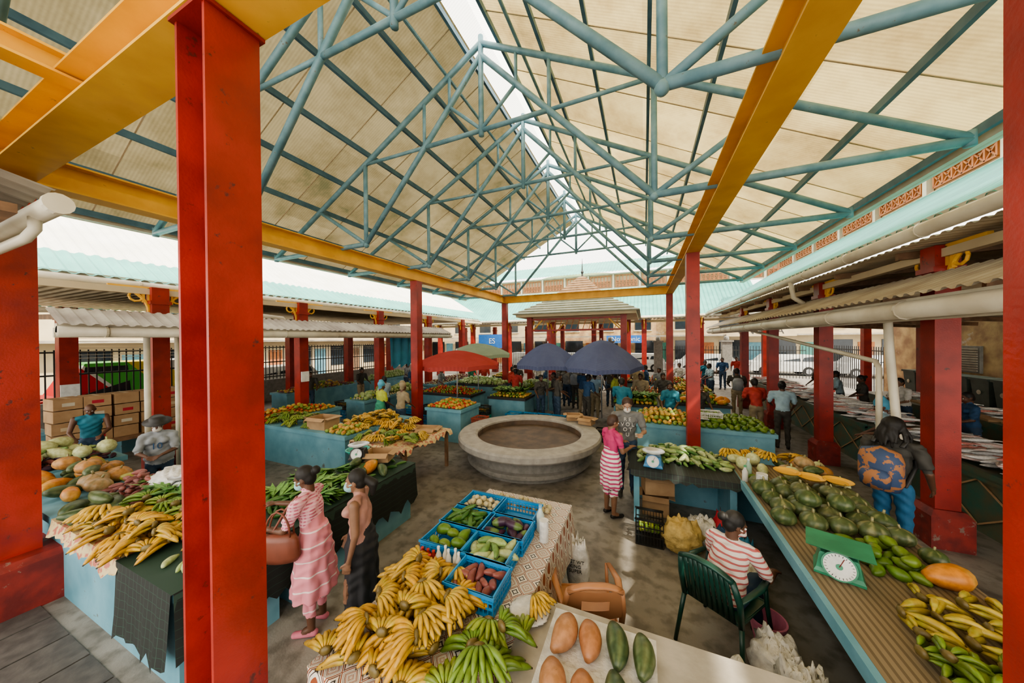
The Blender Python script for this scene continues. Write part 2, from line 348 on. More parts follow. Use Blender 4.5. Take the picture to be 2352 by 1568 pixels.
    for p in pr:
        if p[0]=='e': V,F=ell((0,0,0),p[2],14,10,p[4]); V=V+p[1]
        else:
            _,a,b_,r1,r2,mt_,ratio,lat,fl=p; ax=nrm(b_-a)
            l=lat if lat is not None else (A(1,0,0) if abs(ax[0])<.9 else A(0,1,0))
            l=nrm(l-ax*np.dot(l,ax)); dp=np.cross(ax,l); th=np.arange(16)*2*math.pi/16; P=[]
            seq=[]
            if fl: seq=[(a,r1),(b_,r2)]
            else:
                for q in(.08,.45,.8): seq.append((a-ax*r1*min(ratio,1)*math.sqrt(1-q*q),r1*q))
                seq+= [(a,r1),(b_,r2)]
                for q in(.8,.45,.08): seq.append((b_+ax*r2*min(ratio,1)*math.sqrt(1-q*q),r2*q))
            for c,r in seq: P.append(c+r*(np.outer(np.cos(th),l)+ratio*np.outer(np.sin(th),dp)))
            V,F=rings(P)
        Vs.append(V); Fs+= [tuple(i+o for i in f) for f in F]; o+=len(V)
    me=bpy.data.meshes.new('tmp'); me.from_pydata(np.concatenate(Vs).tolist(),[],Fs); ob=bpy.data.objects.new('tmp',me); bpy.context.scene.collection.objects.link(ob)
    md=ob.modifiers.new('r','REMESH'); md.mode='VOXEL'; md.voxel_size=vox; md.use_smooth_shade=True
    ms=ob.modifiers.new('s','SMOOTH'); ms.factor=.5; ms.iterations=3 if vox<.012 else 2
    dg=bpy.context.evaluated_depsgraph_get(); e=bpy.data.meshes.new_from_object(ob.evaluated_get(dg))
    nv=len(e.vertices); V=np.empty(nv*3); e.vertices.foreach_get('co',V); V=V.reshape(-1,3)
    NV=np.empty(nv*3); e.vertices.foreach_get('normal',NV); NV=NV.reshape(-1,3)
    F=[tuple(p.vertices) for p in e.polygons]
    bpy.data.objects.remove(ob); bpy.data.meshes.remove(e)
    FC=V[np.array([f[:3] for f in F])].mean(1)
    best=np.full(len(FC),1e9); bi=np.zeros(len(FC),int)
    for i,p in enumerate(pr):
        if p[0]=='e': q=(FC-p[1])@p[4]; d=(np.linalg.norm(q/p[2],axis=1)-1)*p[2].min()
        else:
            _,a,b_,r1,r2,mt_,ratio,lat,fl=p; L_=np.linalg.norm(b_-a); ax=nrm(b_-a)
            l=lat if lat is not None else (A(1,0,0) if abs(ax[0])<.9 else A(0,1,0)); l=nrm(l-ax*np.dot(l,ax)); dp=np.cross(ax,l)
            q=FC-a; t=np.clip(q@ax/L_,0,1); w=q-np.outer(t*L_,ax); r=r1+(r2-r1)*t
            d=np.sqrt((w@l)**2+((w@dp)/ratio)**2+(w@ax)**2)-r
        m_=d<best-1e-4; best[m_]=d[m_]; bi[m_]=i
    mat=[(p[5] if p[0]=='c' else p[3]) for p in pr]
    g=Geo(); um=list(dict.fromkeys(mat)); RT=rz(yaw)*s
    T=(RT,A(*loc))
    # cloth folds
    cm=np.zeros(nv); isc=np.array([mm in(top,bottom) for mm in mat])
    fi=isc[bi]
    for f,c_ in zip(F,fi):
        if c_:
            for q in f: cm[q]=1
    fold=.0045*np.sin(V[:,2]*46+V[:,0]*34+2.2*np.sin(V[:,1]*17+V[:,2]*9))+.0035*np.sin(V[:,2]*29-V[:,0]*41+V[:,1]*23)
    if skirt:
        an=np.arctan2(V[:,1],V[:,0]); fold=fold+np.clip((.95-V[:,2])*.03,0,.014)*np.sin(an*9+V[:,2]*2)*(V[:,2]>.25)
    V=V+NV*(fold*cm)[:,None]
    V2=V@RT.T+A(*loc); g.v.append(V2); g.n=len(V2); g.f=F; g.mats=um; g.m=[um.index(mat[i]) for i in bi]; g.s=[True]*len(F); g.c.append(np.ones((len(V2),4)))
    for sg in(-1,1):
        g.add(ell(h(sg*.03,.079,.004),(.0135,.0125,.010),8,6),'eyewhite',smooth=True,T=T); g.add(ell(h(sg*.03,.090,.004),(.006,.004,.006),8,6),'iris',smooth=True,T=T)
        g.add(tube([h(sg*.016,.09,.026),h(sg*.032,.091,.031),h(sg*.047,.08,.026)],.0035,5),'hair_black',T=T)
    if hat:
        V,F=lathe([(.17,.055),(.175,.06),(.10,.075),(.095,.13),(.07,.155),(.01,.16)],20); V=V@HR.T+hc; g.add((V,F),hat,T=T,smooth=True)
    if back: back(g,T,sh,pel,h)
    o=g.build(name); return o
def W2(fx,fy): return math.atan2(-fx,fy)

M['gingham']=stripes('pink_gingham',(.66,.30,.36),(.46,.12,.18),'X',34,.5,.8,(.70,.42,.46))
M['pinkstripe']=stripes('pink_checked_skirt',(.70,.26,.31),(.80,.66,.66),'Z',8,.10,.8)
flat('dusty_pink',(.42,.22,.18),.6); flat('black_skirt',(.022,.022,.026)); flat('magenta_top',(.55,.05,.17)); 
M['magstripe']=stripes('magenta_white_stripes',(.74,.70,.66),(.50,.05,.16),'Z',16,.42,.8)
flat('grey_tee',(.17,.17,.165)); flat('jeans',(.03,.06,.11)); flat('jeans_blue',(.03,.13,.26)); flat('dark_tee',(.055,.052,.045))
M['redstripe']=stripes('white_red_stripe_shirt',(.66,.58,.54),(.45,.12,.12),'Z',22,.35,.8)
flat('lightgrey_tee',(.26,.28,.30)); flat('navy_tee',(.02,.07,.16)); flat('tealtop',(.02,.17,.24)); flat('white_tee',(.66,.64,.6)); flat('lime',(.45,.5,.08)); flat('green_skirt',(.05,.28,.18)); flat('red_tee',(.45,.05,.04)); flat('khaki',(.30,.24,.15)); flat('pink_shoe',(.6,.18,.24)); flat('leather',(.20,.06,.035),.4); flat('wrapblue',(.1,.35,.5)); flat('ltblue',(.35,.5,.58))
M['camo']=mk('backpack_print',(.04,.07,.15),(.36,.16,.07),11,.6,lo=.46,hi=.48)

def bag1(g,T,sh,pel,h):
    c=A(-.22,.20,1.02)
    g.add(lathe([(.02,-.02),(.85,0),(1,.05),(.9,.2),(.75,.25),(.02,.26)],20),'leather',smooth=True,T=(T[0]@(np.diag([.075,.20,1])@np.eye(3)),T[1]+T[0]@(c+A(0,0,-.16))))
    for k in(-.03,.03):
        p=[c+A(k,.12*math.cos(a),.08+.24*math.sin(a)) for a in np.linspace(0,math.pi,9)]; g.add(tube(p,.009,6),'leather',smooth=True,T=T)
    g.add(tube([sh+A(-.15,.02,.055),sh+A(-.19,.10,-.05),c+A(0,.06,.12)],.012,6),'leather',T=T)
person('woman_in_pink_dress',(-2.98,2.05,0),W2(-.93,-.42),1.60,True,'skin_dark','gingham','pinkstripe','pink_shoe',lean=(0,.06),
  armL=((-.15,.35,-.8),(.15,.9,.05)),armR=((.1,.6,-.6),(-.1,.9,.1)),head=(.1,-.40),longpants=False,
  skirt=[(1.08,.15,.12,0),(.92,.185,.15,0),(.42,.25,.21,0)],hair='bun',haircol='hair_black',mask='mask_blue',sleeve=.75,back=bag1)
person('woman_in_black_skirt',(-2.52,2.20,0),W2(-.90,-.55),1.57,True,'skin_mid','dusty_pink','black_skirt','hair_black',lean=(0,.02),
  armL=((-.20,-.10,-1),(-.02,.25,-1)),armR=((.22,.35,-1),(.0,.35,-1)),head=(.0,-.12),longpants=False,
  skirt=[(1.06,.15,.125,0),(.92,.19,.155,0),(.6,.19,.16,0),(.28,.19,.17,0)],hair='pony',mask='mask_blue',sleeve=0,belly=.02,
  legs=[((-.09,.10,.5),(-.09,.05,.09)),((.09,-.02,.5),(.09,-.14,.09))])
person('woman_in_magenta_top',(-.50,5.16,0),W2(.85,.75),1.60,True,'skin_mid','magenta_top','magstripe','hair_black',lean=(0,.02),
  armL=((-.2,.2,-1),(.3,.9,.15)),armR=((.2,.2,-1),(-.35,.9,.1)),head=(-.1,-.35),longpants=False,
  skirt=[(1.08,.15,.12,0),(.92,.19,.155,0),(.52,.20,.18,0)],hair='short',haircol='hair_brown',sleeve=.6,belly=.01)
def revolt(g,T,sh,pel,h):
    V,F=text('R E\nV O L\nO T\nU',.085)
    g.add((V,F),'white_tee',T=(T[0]@TX(A(0,-1,0)),T[1]+T[0]@(pel+A(0,.148,.27))))
person('man_in_grey_shirt',(-.30,5.95,0),W2(.15,-1),1.78,False,'skin_light','grey_tee','jeans','dark_tee',lean=(0,.05),
  armL=((-.25,.35,-1),(.3,.9,.1)),armR=((.25,.35,-1),(-.3,.9,.1)),head=(.0,-.55),hair='short',haircol='hair_brown',mask='white_tee',sleeve=.75,back=revolt)
person('seated_vendor',(.66,3.38,-.02),W2(.55,.84),1.62,True,'skin_dark','redstripe','jeans','hair_black',lean=(.02,.14),seat=True,
  armL=((-.25,.4,-.9),(.35,.9,-.1)),armR=((.35,.35,-.9),(-.1,.9,-.2)),head=(-.75,-.35),hair='bun',mask='redstripe',sleeve=.85,belly=.04)
def pack(g,T,sh,pel,h):
    c=pel+A(0,-.24,.20)
    V,F=lathe([(.05,-.24),(.8,-.22),(1,-.12),(1,.12),(.85,.22),(.05,.27)],16); g.add((V*A(.19,.13,1),F),'camo',smooth=True,T=(T[0],T[1]+T[0]@c))
    V,F=lathe([(.05,-.10),(.9,-.09),(1,.04),(.7,.10),(.05,.11)],12); g.add((V*A(.14,.07,1),F),'camo',smooth=True,T=(T[0],T[1]+T[0]@(c+A(0,-.12,-.08))))
    for sg in(-1,1):
        g.add(tube([sh+A(sg*.12,-.12,0),sh+A(sg*.12,0,.075),sh+A(sg*.13,.11,-.05),sh+A(sg*.15,.08,-.25),c+A(sg*.17,.05,-.15)],.022,6,.4),'dark',T=T,smooth=True)
def packgrey(g,T,sh,pel,h):
    c=pel+A(0,-.22,.22); V,F=lathe([(.05,-.2),(.9,-.18),(1,.1),(.7,.2),(.05,.22)],12); g.add((V*A(.16,.11,1),F),'lightgrey_tee',smooth=True,T=(T[0],T[1]+T[0]@c))
    for sg in(-1,1): g.add(tube([sh+A(sg*.12,-.1,0),sh+A(sg*.12,0,.07),sh+A(sg*.13,.11,-.05),c+A(sg*.16,.05,-.1)],.02,6,.4),'white_tee',T=T)
person('man_with_dreadlocks',(2.84,5.42,0),W2(.75,.65),1.78,False,'skin_dark','dark_tee','jeans_blue','hair_black',head=(.35,-.1),hair='dreads',haircol='hair_black',sleeve=.8,
  armL=((-.25,.1,-1),(.1,.6,-.8)),armR=((.25,.1,-1),(-.1,.6,-.8)),back=pack)
def ten(g,T,sh,pel,h):
    V,F=text('10',.14); g.add((V,F),'navy_tee',T=(T[0]@TX(A(0,-1,0)),T[1]+T[0]@(pel+A(0,.18,.28))))
person('vendor_in_hat',(-7.3,2.45,0),W2(.95,-.5),1.62,True,'skin_dark','lightgrey_tee','jeans','hair_black',lean=(0,.06),
  armL=((-.2,.4,-1),(.5,.8,-.1)),armR=((.2,.4,-1),(-.5,.8,-.1)),head=(0,-.35),hair='short',mask='white_tee',sleeve=.9,hat='dark',vox=.012,belly=.05,back=ten)
person('vendor_in_blue_shirt',(-5.75,2.75,.14),W2(-.9,.35),1.62,False,'skin_dark','navy_tee','jeans','hair_black',lean=(0,.14),seat=True,
  armL=((-.2,.5,-.8),(.2,.9,.1)),armR=((.2,.5,-.8),(-.2,.9,.15)),head=(.1,-.3),hair='short',mask='mask_blue',sleeve=.9,vox=.012)
g=Geo(); g.add(box(-5.95,-5.55,2.55,2.95,.50,.54),'wood')
for x in(-5.92,-5.58):
    for y in(2.58,2.92): g.add(box(x-.02,x+.02,y-.02,y+.02,0,.5),'wood')
g.build('wooden_stool')
person('vendor_in_teal_top',(-10.3,2.5,0),W2(.95,-.35),1.62,False,'skin_dark','tealtop','jeans','hair_black',head=(.1,-.45),hair='none',sleeve=0,vox=.014,lean=(0,.08),
  armL=((-.2,.3,-1),(.3,.8,-.3)),armR=((.2,.3,-1),(-.3,.8,-.3)))
def bg(name,x,y,fx,fy,top,bottom='jeans',H=1.68,fem=False,hair='short',skin='skin_dark',z=0,seat=False,skirt=None,**k):
    person(name,(x,y,z),W2(fx,fy),H,fem,skin,top,bottom,'hair_black',head=(R(-.2,.2),-R(.1,.4)),hair=hair,sleeve=.8,vox=.017,seat=seat,fingers=False,
      lean=(0,R(.02,.08)),armL=((-.2,.25,-1),(.25,.8,-.3)),armR=((.2,.15,-1),(-.1,.7,-.5)),skirt=skirt,longpants=skirt is None,**k)
bg('shopper_with_headwrap',-6.95,6.75,.2,1,'lime','green_skirt',1.62,True,'wrap',skirt=[(1.08,.15,.12,0),(.9,.18,.15,0),(.3,.2,.18,0)],haircol='wrapblue')
bg('shopper_in_khaki',-6.3,6.85,.1,1,'khaki','jeans',1.62,True,'wrap',haircol='khaki')
bg('shopper_with_backpack',-2.55,12.6,.1,1,'grey_tee','dark_tee',1.75,back=packgrey)
bg('shopper_in_red',-4.6,11.2,-.3,1,'red_tee','khaki',1.68)
bg('vendor_in_black',-3.3,10.3,.5,-.8,'dark_tee','jeans',1.6,True,'bun')
bg('vendor_in_black',-2.95,10.9,-.8,-.4,'dark_tee','jeans',1.62)
bg('shopper_in_red',-1.9,14.2,1,.2,'red_tee','jeans',1.72)
bg('shopper_in_dark_shirt',-1.3,13.4,.1,1,'dark_tee','jeans',1.7)
bg('shopper_in_green',-.9,11.5,-1,.2,'lime','khaki',1.65,True)
bg('shopper_in_white',-2.2,15.6,.3,-1,'white_tee','jeans',1.72)
bg('shopper_in_dark_shirt',.1,14.8,-1,.1,'navy_tee','jeans',1.66)
bg('shopper_in_white',-.2,16.7,-1,.1,'white_tee','khaki',1.75)
bg('vendor_in_teal_stripes',.65,9.6,-.1,-1,'tealtop','jeans',1.62,True)
bg('vendor_in_black',1.35,9.75,.4,-1,'dark_tee','jeans',1.6,True)
bg('man_with_backpack',3.0,13.2,.1,1,'dark_tee','khaki',1.74,back=packgrey)
bg('shopper_in_blue',3.9,20.0,-.4,-1,'navy_tee','jeans',1.74); bg('shopper_in_red',4.9,21.6,-.4,-1,'red_tee','jeans',1.7)
bg('shopper_in_blue',2.7,16.0,-1,-.3,'ltblue','jeans',1.7)
bg('fishmonger_in_white_shirt',6.3,11.6,-1,-.2,'white_tee','jeans',1.72,skin='skin_mid')
bg('fishmonger_in_cap',4.02,7.8,-.8,.3,'ltblue','jeans',1.66,haircol='wrapblue',hair='wrap')
bg('fishmonger_in_dark_shirt',6.2,15.6,-1,-.3,'dark_tee','jeans',1.7)
bg('shopper_in_blue',5.9,13.6,-1,.3,'ltblue','jeans',1.7)
bg('vendor_in_blue',-9.75,11.4,1,-.4,'navy_tee','jeans',1.66); bg('vendor_in_dark_shirt',-11.8,8.0,.9,-.4,'dark_tee','jeans',1.66); bg('vendor_in_green',-8.1,13.8,.9,-.4,'green_skirt','jeans',1.66,True)
bg('vendor_in_red',-5.3,12.4,.9,-.4,'red_tee','jeans',1.66,True); bg('shopper_in_white',-4.9,15.0,.4,-1,'white_tee','jeans',1.7)
tl=['navy_tee','dark_tee','white_tee','khaki','grey_tee','red_tee','tealtop','dark_tee','lightgrey_tee','ltblue']
for i,(x,y,fx,fy) in enumerate(((-4.2,13.7,1,.2),(-3.4,14.3,-.3,-1),(-1.7,12.3,.3,1),(-2.9,13.6,.5,1),(-1.2,15.0,-.6,.8),(2.8,10.4,-.2,1),(2.75,17.8,-.2,-1),(-5.6,13.9,.6,-1),(-8.1,11.2,1,.2),(-7.9,7.9,-1,.1),(-1.75,10.4,.6,.8),(.55,11.5,.2,-1),(-2.3,14.9,.2,1),(-.3,14.0,.2,1),(-3.9,15.6,.4,-1),(-2.0,17.5,.1,-1),(-3.6,18.3,.2,-1),(-11.3,9.9,1,0),(-11.2,12.6,1,.2),(3.2,9.9,.2,1),(-2.1,11.6,.4,1),(-1.0,16.9,-.2,-1),(1.6,17.2,-.4,-1),(-.1,11.5,-.3,-1),(-3.0,12.9,-.4,1),(-7.2,13.5,.5,-1),(-.6,9.3,.3,1),(-2.6,9.9,.8,.5),(.6,14.4,-.5,-1),(-1.6,11.2,-.3,1),(6.2,9.6,-1,.1),(6.0,12.6,-1,.2))):
    bg('shopper_in_'+['blue','black','white','khaki','grey','red','teal','black','grey','blue'][i%10],x,y,fx,fy,tl[i%10],['jeans','dark_tee','khaki'][i%3],1.6+.02*(i%7),i%3==0,['short','bun','short'][i%3])

# ------------------------------------------------------------------ shell
XR=-2.7; ZR=8.4; SL=.545; EV=6.15; XL=-6.3; XC=.94
g=Geo(); g.add(box(-45,45,-8,60,-.2,0),'floor'); g.build('floor')
g=Geo()
for i in range(7):
    for j in range(5): 
        x=-6.1+i*.5; y=-1.4+j*.5; g.add(box(x+.01,x+.49,y+.01,y+.49,0,.012),'tile')
g.build('floor_tiles')
Y0,Y1=-3.2,14.7
def roofz(x): return ZR-SL*abs(x-XR)
g=Geo()
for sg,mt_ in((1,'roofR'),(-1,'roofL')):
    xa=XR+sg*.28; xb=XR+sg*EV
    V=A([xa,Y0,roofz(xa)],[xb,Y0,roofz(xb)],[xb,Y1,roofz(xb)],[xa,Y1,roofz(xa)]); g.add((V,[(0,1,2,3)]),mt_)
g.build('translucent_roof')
g=Geo(); 
for sg in(1,-1): g.add((A([XR,Y0,ZR+.08],[XR+sg*.32,Y0,roofz(XR+.28)+.03],[XR+sg*.32,Y1,roofz(XR+.28)+.03],[XR,Y1,ZR+.08]),[(0,1,2,3)]),'skyl')
g.build('ridge_skylight')
g=Geo()
for sg in(1,-1):
    for k in range(8):
        x=XR+sg*(.32+k*(EV-.4)/7); z=roofz(x)-.06
        g.add(bar((x,Y0,z),(x,Y1,z),.05,.10),'purlin')
g.build('roof_purlins')
g=Geo()
for sg in(1,-1):
    y=Y0+.5
    while y<Y1:
        xa=XR+sg*.3; xb=XR+sg*EV
        g.add(bar((xa,y,roofz(xa)-.006),(xb,y,roofz(xb)-.006),.018,.008),'cream'); y+=1.22
g.build('roof_glazing_bars')
g=Geo()
for sg in(1,-1):
    x=XR+sg*(EV+.06); z=roofz(XR+EV)
    g.add(box(x-.07,x+.07,Y0,Y1,z-.12,z+.03),'white'); g.add(tube([(x+sg*.03,Y0,z-.05),(x+sg*.03,Y1,z-.05)],.08,10),'white',smooth=True)
g.build('eave_gutter')
def truss(y):
    g=Geo(); z0=4.90
    def t(x1,z1,x2,z2,r=.045):
        for sg in(1,-1): g.add(tube([(XR+sg*x1,y,z1),(XR+sg*x2,y,z2)],r,10),'teal',smooth=True)
    rf=lambda x: 8.17-SL*x
    t(0,8.17,5.95,rf(5.95),.052); t(2.85,z0,5.95,z0,.052); t(2.85,z0,0,7.95,.052)
    t(2.85,z0-.06,2.85,rf(2.85),.045); t(2.85,z0,4.3,rf(4.3),.042); t(1.27,6.6,1.27,rf(1.27),.034)
    t(0,6.6,1.30,6.6,.042); t(0,6.62,.68,7.22,.032); t(.68,7.22,.68,rf(.68),.03); t(1.27,6.6,2.85,rf(2.85),.034)
    t(5.95,z0-.06,5.95,z0+.1,.05)
    g.add(tube([(XR,y,8.3),(XR,y,6.5)],.05,10),'teal',smooth=True)
    for sg in(1,-1):
        g.add(ell((XR+sg*2.85,y,z0-.02),(.065,.065,.065),10,6),'teal',smooth=True)
    return g.build('roof_truss')
for k in range(7): truss(.75+2.15*k)
g=Geo(); 
for x in (XR-.75,XR+.75): g.add(tube([(x,Y0,7.85),(x,Y1-1,7.85)],.03,8),'teal')
g.build('longitudinal_tie_rods')
BZ=4.57; BH=.33
g=Geo()
for p in ibeam((XL,-3,BZ+BH/2),(XL,14.2,BZ+BH/2),.26,BH): g.add(p,'yellow')
for p in ibeam((XC,-3,BZ+BH/2),(XC,14.2,BZ+BH/2),.26,BH): g.add(p,'yellow')
for p in ibeam((XL,14.05,BZ+BH/2),(XC,14.05,BZ+BH/2),.24,BH-.02): g.add(p,'yellow')
for p in ibeam((XL,1.0,BZ+BH/2),(XC,1.0,BZ+BH/2),.30,BH-.01): g.add(p,'yellow')
for p in ibeam((-4.15,-3,BZ+BH+.03),(-4.15,.98,BZ+BH+.03),.18,.18): g.add(p,'yellow')
g.build('yellow_roof_beams')
def column(x,y,z1,w=.25,d=.30,plinth=.42,name='red_steel_column',ph=.45,hbeam=True):
    g=Geo()
    if hbeam:
        t=.022
        g.add(box(x-d/2,x-d/2+t,y-w/2,y+w/2,0,z1),'red'); g.add(box(x+d/2-t,x+d/2,y-w/2,y+w/2,0,z1),'red'); g.add(box(x-d/2+t,x+d/2-t,y-.012,y+.012,0,z1),'red')
        g.add(box(x-d/2-.02,x+d/2+.02,y-w/2-.02,y+w/2+.02,z1-.02,z1),'red')
    else: g.add(box(x-d/2,x+d/2,y-w/2,y+w/2,0,z1),'red')
    if plinth:
        q=plinth/2; g.add(rings([np.array([[x+a*q,y+b*q,z] for a,b in((-1,-1),(1,-1),(1,1),(-1,1))]) for q,z in((q,0),(q,ph-.06),(q-.05,ph),(q-.055,ph+.001))]),'reddark')
    return g.build(name)
column(-2.21,1.0,BZ,.25,.30,0)
column(.95,1.035,BZ,.25,.30,.0)
column(XL,1.0,BZ,.30,.30,.72,ph=.55,hbeam=False)
for x in(XL,XC):
    column(x,7.55,BZ,.24,.24,.36,ph=.25,hbeam=False); column(x,14.05,BZ,.24,.24,.36,ph=.25,hbeam=False)
# ------------------------------------------------------------------ side buildings
def bracket(g,x,y,z,dx,dy):
    p=[(x+dx*.5*(1-math.cos(a)),y+dy*.5*(1-math.cos(a)),z-.5+.5*math.sin(a)) for a in np.linspace(0,math.pi/2,8)]
    g.add(tube(p,.03,6),'yellow'); g.add(bar((x,y,z),(x+dx*.55,y+dy*.55,z),.05,.05),'yellow'); g.add(bar((x,y,z-.55),(x,y,z),.05,.05),'yellow')
    g.add(tube([(x+dx*.18+dx*.1*math.cos(a),y+dy*.18+dy*.1*math.cos(a),z-.18+.1*math.sin(a)) for a in np.linspace(0,2*math.pi,10)],.02,5),'yellow')
    g.add(bar((x+dx*.08,y+dy*.08,z-.3),(x+dx*.08,y+dy*.08,z-.05),.05,.03),'yellow'); g.add(bar((x+dx*.3,y+dy*.3,z-.12),(x+dx*.3,y+dy*.3,z-.02),.04,.03),'yellow')
def sidecol(x,y,z1,s=.34,br=True):
    g=Geo(); g.add(box(x-s/2,x+s/2,y-s/2,y+s/2,0,z1),'red')
    g.add(rings([np.array([[x+a*q,y+b*q,z] for a,b in((-1,-1),(1,-1),(1,1),(-1,1))]) for q,z in((s/2+.08,0),(s/2+.08,.42),(s/2+.03,.50),(s/2+.02,.501))]),'reddark')
    g.add(box(x-s/2-.03,x+s/2+.03,y-s/2-.03,y+s/2+.03,z1-.35,z1-.28),'red')
    if br:
        bracket(g,x,y+s/2,z1-.02,0,1); bracket(g,x,y-s/2,z1-.02,0,-1)
    g.build('red_market_column')
RCX=3.68
for k in range(5): sidecol(RCX,3.15+2.99*k+0.0,4.0,.24)
for k in range(7): sidecol(RCX+5.0,3.15+2.99*k,3.8,.24,False)
LX=-9.4
for k in range(6): sidecol(LX-.1,.2+3.0*k,3.95,.26)
for k in range(6): sidecol(-14.8,.2+3.0*k,3.8,.32,False)
def scallop_gutter(x,y0,y1,z,sg,r=.09):
    g=Geo(); g.add(tube([(x,y0,z),(x,y1,z)],r,12),'white',smooth=True); g.add(box(min(x,x+sg*.12),max(x,x+sg*.12),y0,y1,z-.02,z+.13),'white')
    y=y0+.5
    while y<y1:
        g.add(tube([(x,y-.015,z),(x,y+.015,z)],r*1.12,12),'white'); y+=1.5
    return g
g=scallop_gutter(3.15,-1,19.8,4.10,1,.085); g.build('upper_gutter_right')
g=Geo(); g.add(corr(3.15,-1,4.18,6.1,-1,6.05,(0,1,0),21,.2,.035),'greenroof'); g.build('teal_roof_right')
g=Geo(); g.add(corr(3.3,-1,4.02,8.9,-1,4.3,(0,1,0),20,.16,.03),'ceil')
for k in range(12): g.add(bar((3.4,k*1.6,3.95),(8.8,k*1.6,4.2),.06,.1),'wood')
g.add(box(3.62,3.74,-1,19,3.84,3.95),'cream')
g.build('roof_soffit_right')
def clerestory(g,p0,dr,n,w,z0,z1,nr):
    dr=A(*dr); nr=A(*nr)
    for i in range(n):
        a=A(*p0)+dr*(i*w)
        g.add(bar(a+A(0,0,z0),a+A(0,0,z1),.12,.12),'white')
        for zz in(z0+.03,z1-.03): g.add(bar(a+A(0,0,zz),a+dr*w+A(0,0,zz),.08,.09),'white')
        b0=a+dr*.18; b1=a+dr*(w-.18)
        for zz in(z0+.16,z1-.16,(z0+z1)/2): g.add(bar(b0+A(0,0,zz),b1+A(0,0,zz),.05,.04),'lattice')
        q=6
        for k in range(q+1):
            c=b0+(b1-b0)*k/q; g.add(bar(c+A(0,0,z0+.16),c+A(0,0,z1-.16),.05,.04),'lattice')
            if k<q:
                c2=b0+(b1-b0)*(k+1)/q; zm=(z0+z1)/2
                g.add(bar(c+A(0,0,z0+.16),c2+A(0,0,zm),.035,.03),'lattice'); g.add(bar(c2+A(0,0,z0+.16),c+A(0,0,zm),.035,.03),'lattice')
        g.add((np.array([a+nr*.1+A(0,0,z0),a+dr*w+nr*.1+A(0,0,z0),a+dr*w+nr*.1+A(0,0,z1),a+nr*.1+A(0,0,z1)]),[(0,1,2,3)]),'cream')
g=Geo(); clerestory(g,(6.1,0,0),(0,1,0),11,1.75,6.0,6.85,(1,0,0)); g.build('clerestory_right')
g=Geo(); g.add(corr(5.6,-1,6.85,8.6,-1,8.3,(0,1,0),22,.2,.035),'greenroof'); g.build('top_roof_right')
g=scallop_gutter(2.78,1.6,17,3.10,1,.10); g.build('lower_gutter_right')
g=Geo(); g.add(corr(2.66,1.6,3.24,3.5,1.6,3.60,(0,1,0),15.4,.16,.03),'greyroof'); g.add(box(2.88,2.94,1.6,17,2.98,3.2),'white'); g.add(box(3.42,3.50,1.6,17,3.43,3.53),'wood'); g.build('lower_roof_right')
g=Geo(); g.add(corr(3.86,1.6,3.5,8.5,1.6,3.2,(0,1,0),15.4,.16,.03),'ceil')
for k in range(9): g.add(bar((3.85,2.2+1.8*k,3.42),(8.5,2.2+1.8*k,3.12),.06,.1),'wood')
g.build('inner_roof_right')
g=Geo()
g.add(tube([(3.02,5.85,3.05),(3.04,5.85,2.6),(3.16,5.8,.5),(3.16,5.75,.12)],.045,10),'white',smooth=True)
g.add(tube([(2.95,11.4,3.0),(3.0,6.05,2.45),(3.0,5.98,2.36),(3.0,5.98,1.2)],.035,8),'white',smooth=True)
g.build('downspout')
g=Geo(); g.add(tube([(3.1,9.1,4.05),(3.15,9.1,3.7),(3.4,9.1,3.5)],.05,8),'white',smooth=True); g.build('downspout')
def fishpile(g,x0,x1,y0,y1,z,n):
    for i in range(n):
        a=R(-.5,.5); L=R(.34,.55); c=random.choice([(.85,.84,.82),(.70,.69,.68),(.85,.66,.62),(.80,.32,.28),(.50,.51,.52),(.95,.93,.90)])
        P=[]
        for t,r in((0,.004),(.1,.03),(.35,.06),(.65,.045),(.85,.015),(.92,.03),(1,.055)):
            th=np.arange(6)*math.pi/3; fl=.55 if t<.9 else .12
            P.append(np.stack([np.full(6,(t-.5)*L),r*np.cos(th)*(1 if t<.9 else 1.2),r*fl*np.sin(th)],1)); 
        V,F=rings(P); cc=np.tile(c,(len(V),1)); cc[V[:,1]>.015]*=.5
        g.add((V,F,cc),'fish',smooth=True,T=(rz(a+R(-.3,.3))@rx(R(-.3,.3)),A(R(x0,x1),R(y0,y1),z+R(.03,.17))))
for (y0,y1) in((4.6,8.6),(9.0,16.8)):
    g=Geo(); g.add(box(4.3,5.4,y0,y1,.78,.90),'fishgreen'); g.add(box(4.4,5.3,y0+.05,y1-.05,.0,.78),'fishgreen'); g.add(box(4.26,4.34,y0,y1,.86,.94),'fishgreen')
    y=y0+.1
    while y<y1-1: 
        g.add(bar((4.385,y,.1),(4.385,y+1,.75),.012,.02),'card'); g.add(bar((4.385,y+1,.1),(4.385,y,.75),.012,.02),'card'); y+=1
    g.build('fish_counter')
    g=Geo(); fishpile(g,4.45,5.25,y0+.2,y1-.2,.92,int((y1-y0)*75)); g.build('fish_pile')
g=Geo(); g.add(box(7.0,8.2,5,15,.75,.88),'fishgreen'); g.add(box(7.1,8.1,5.1,14.9,0,.75),'fishgreen'); g.build('rear_fish_counter')
g=Geo(); 
for k in range(9): g.add(bar((7.15+R(0,.1),6+k*.9,.90),(7.15+R(0,.2),6.8+k*.9,.90),.25,.04),'card')
g.build('cutting_boards')
g=Geo(); fishpile(g,7.5,8.0,5.5,14.5,.88,180); g.build('fish_pile')
g=Geo(); g.add(box(10.2,10.4,-1,20.0,0,6),'wallold'); g.build('wall_right')
g=Geo(); g.add(box(10.12,10.2,15.4,16.8,1.55,2.45),'stone')
for k in range(10): g.add(bar((10.1,15.45,1.63+k*.08),(10.1,16.75,1.63+k*.08),.03,.05),'greyroof')
g.build('wall_louvre_vent')
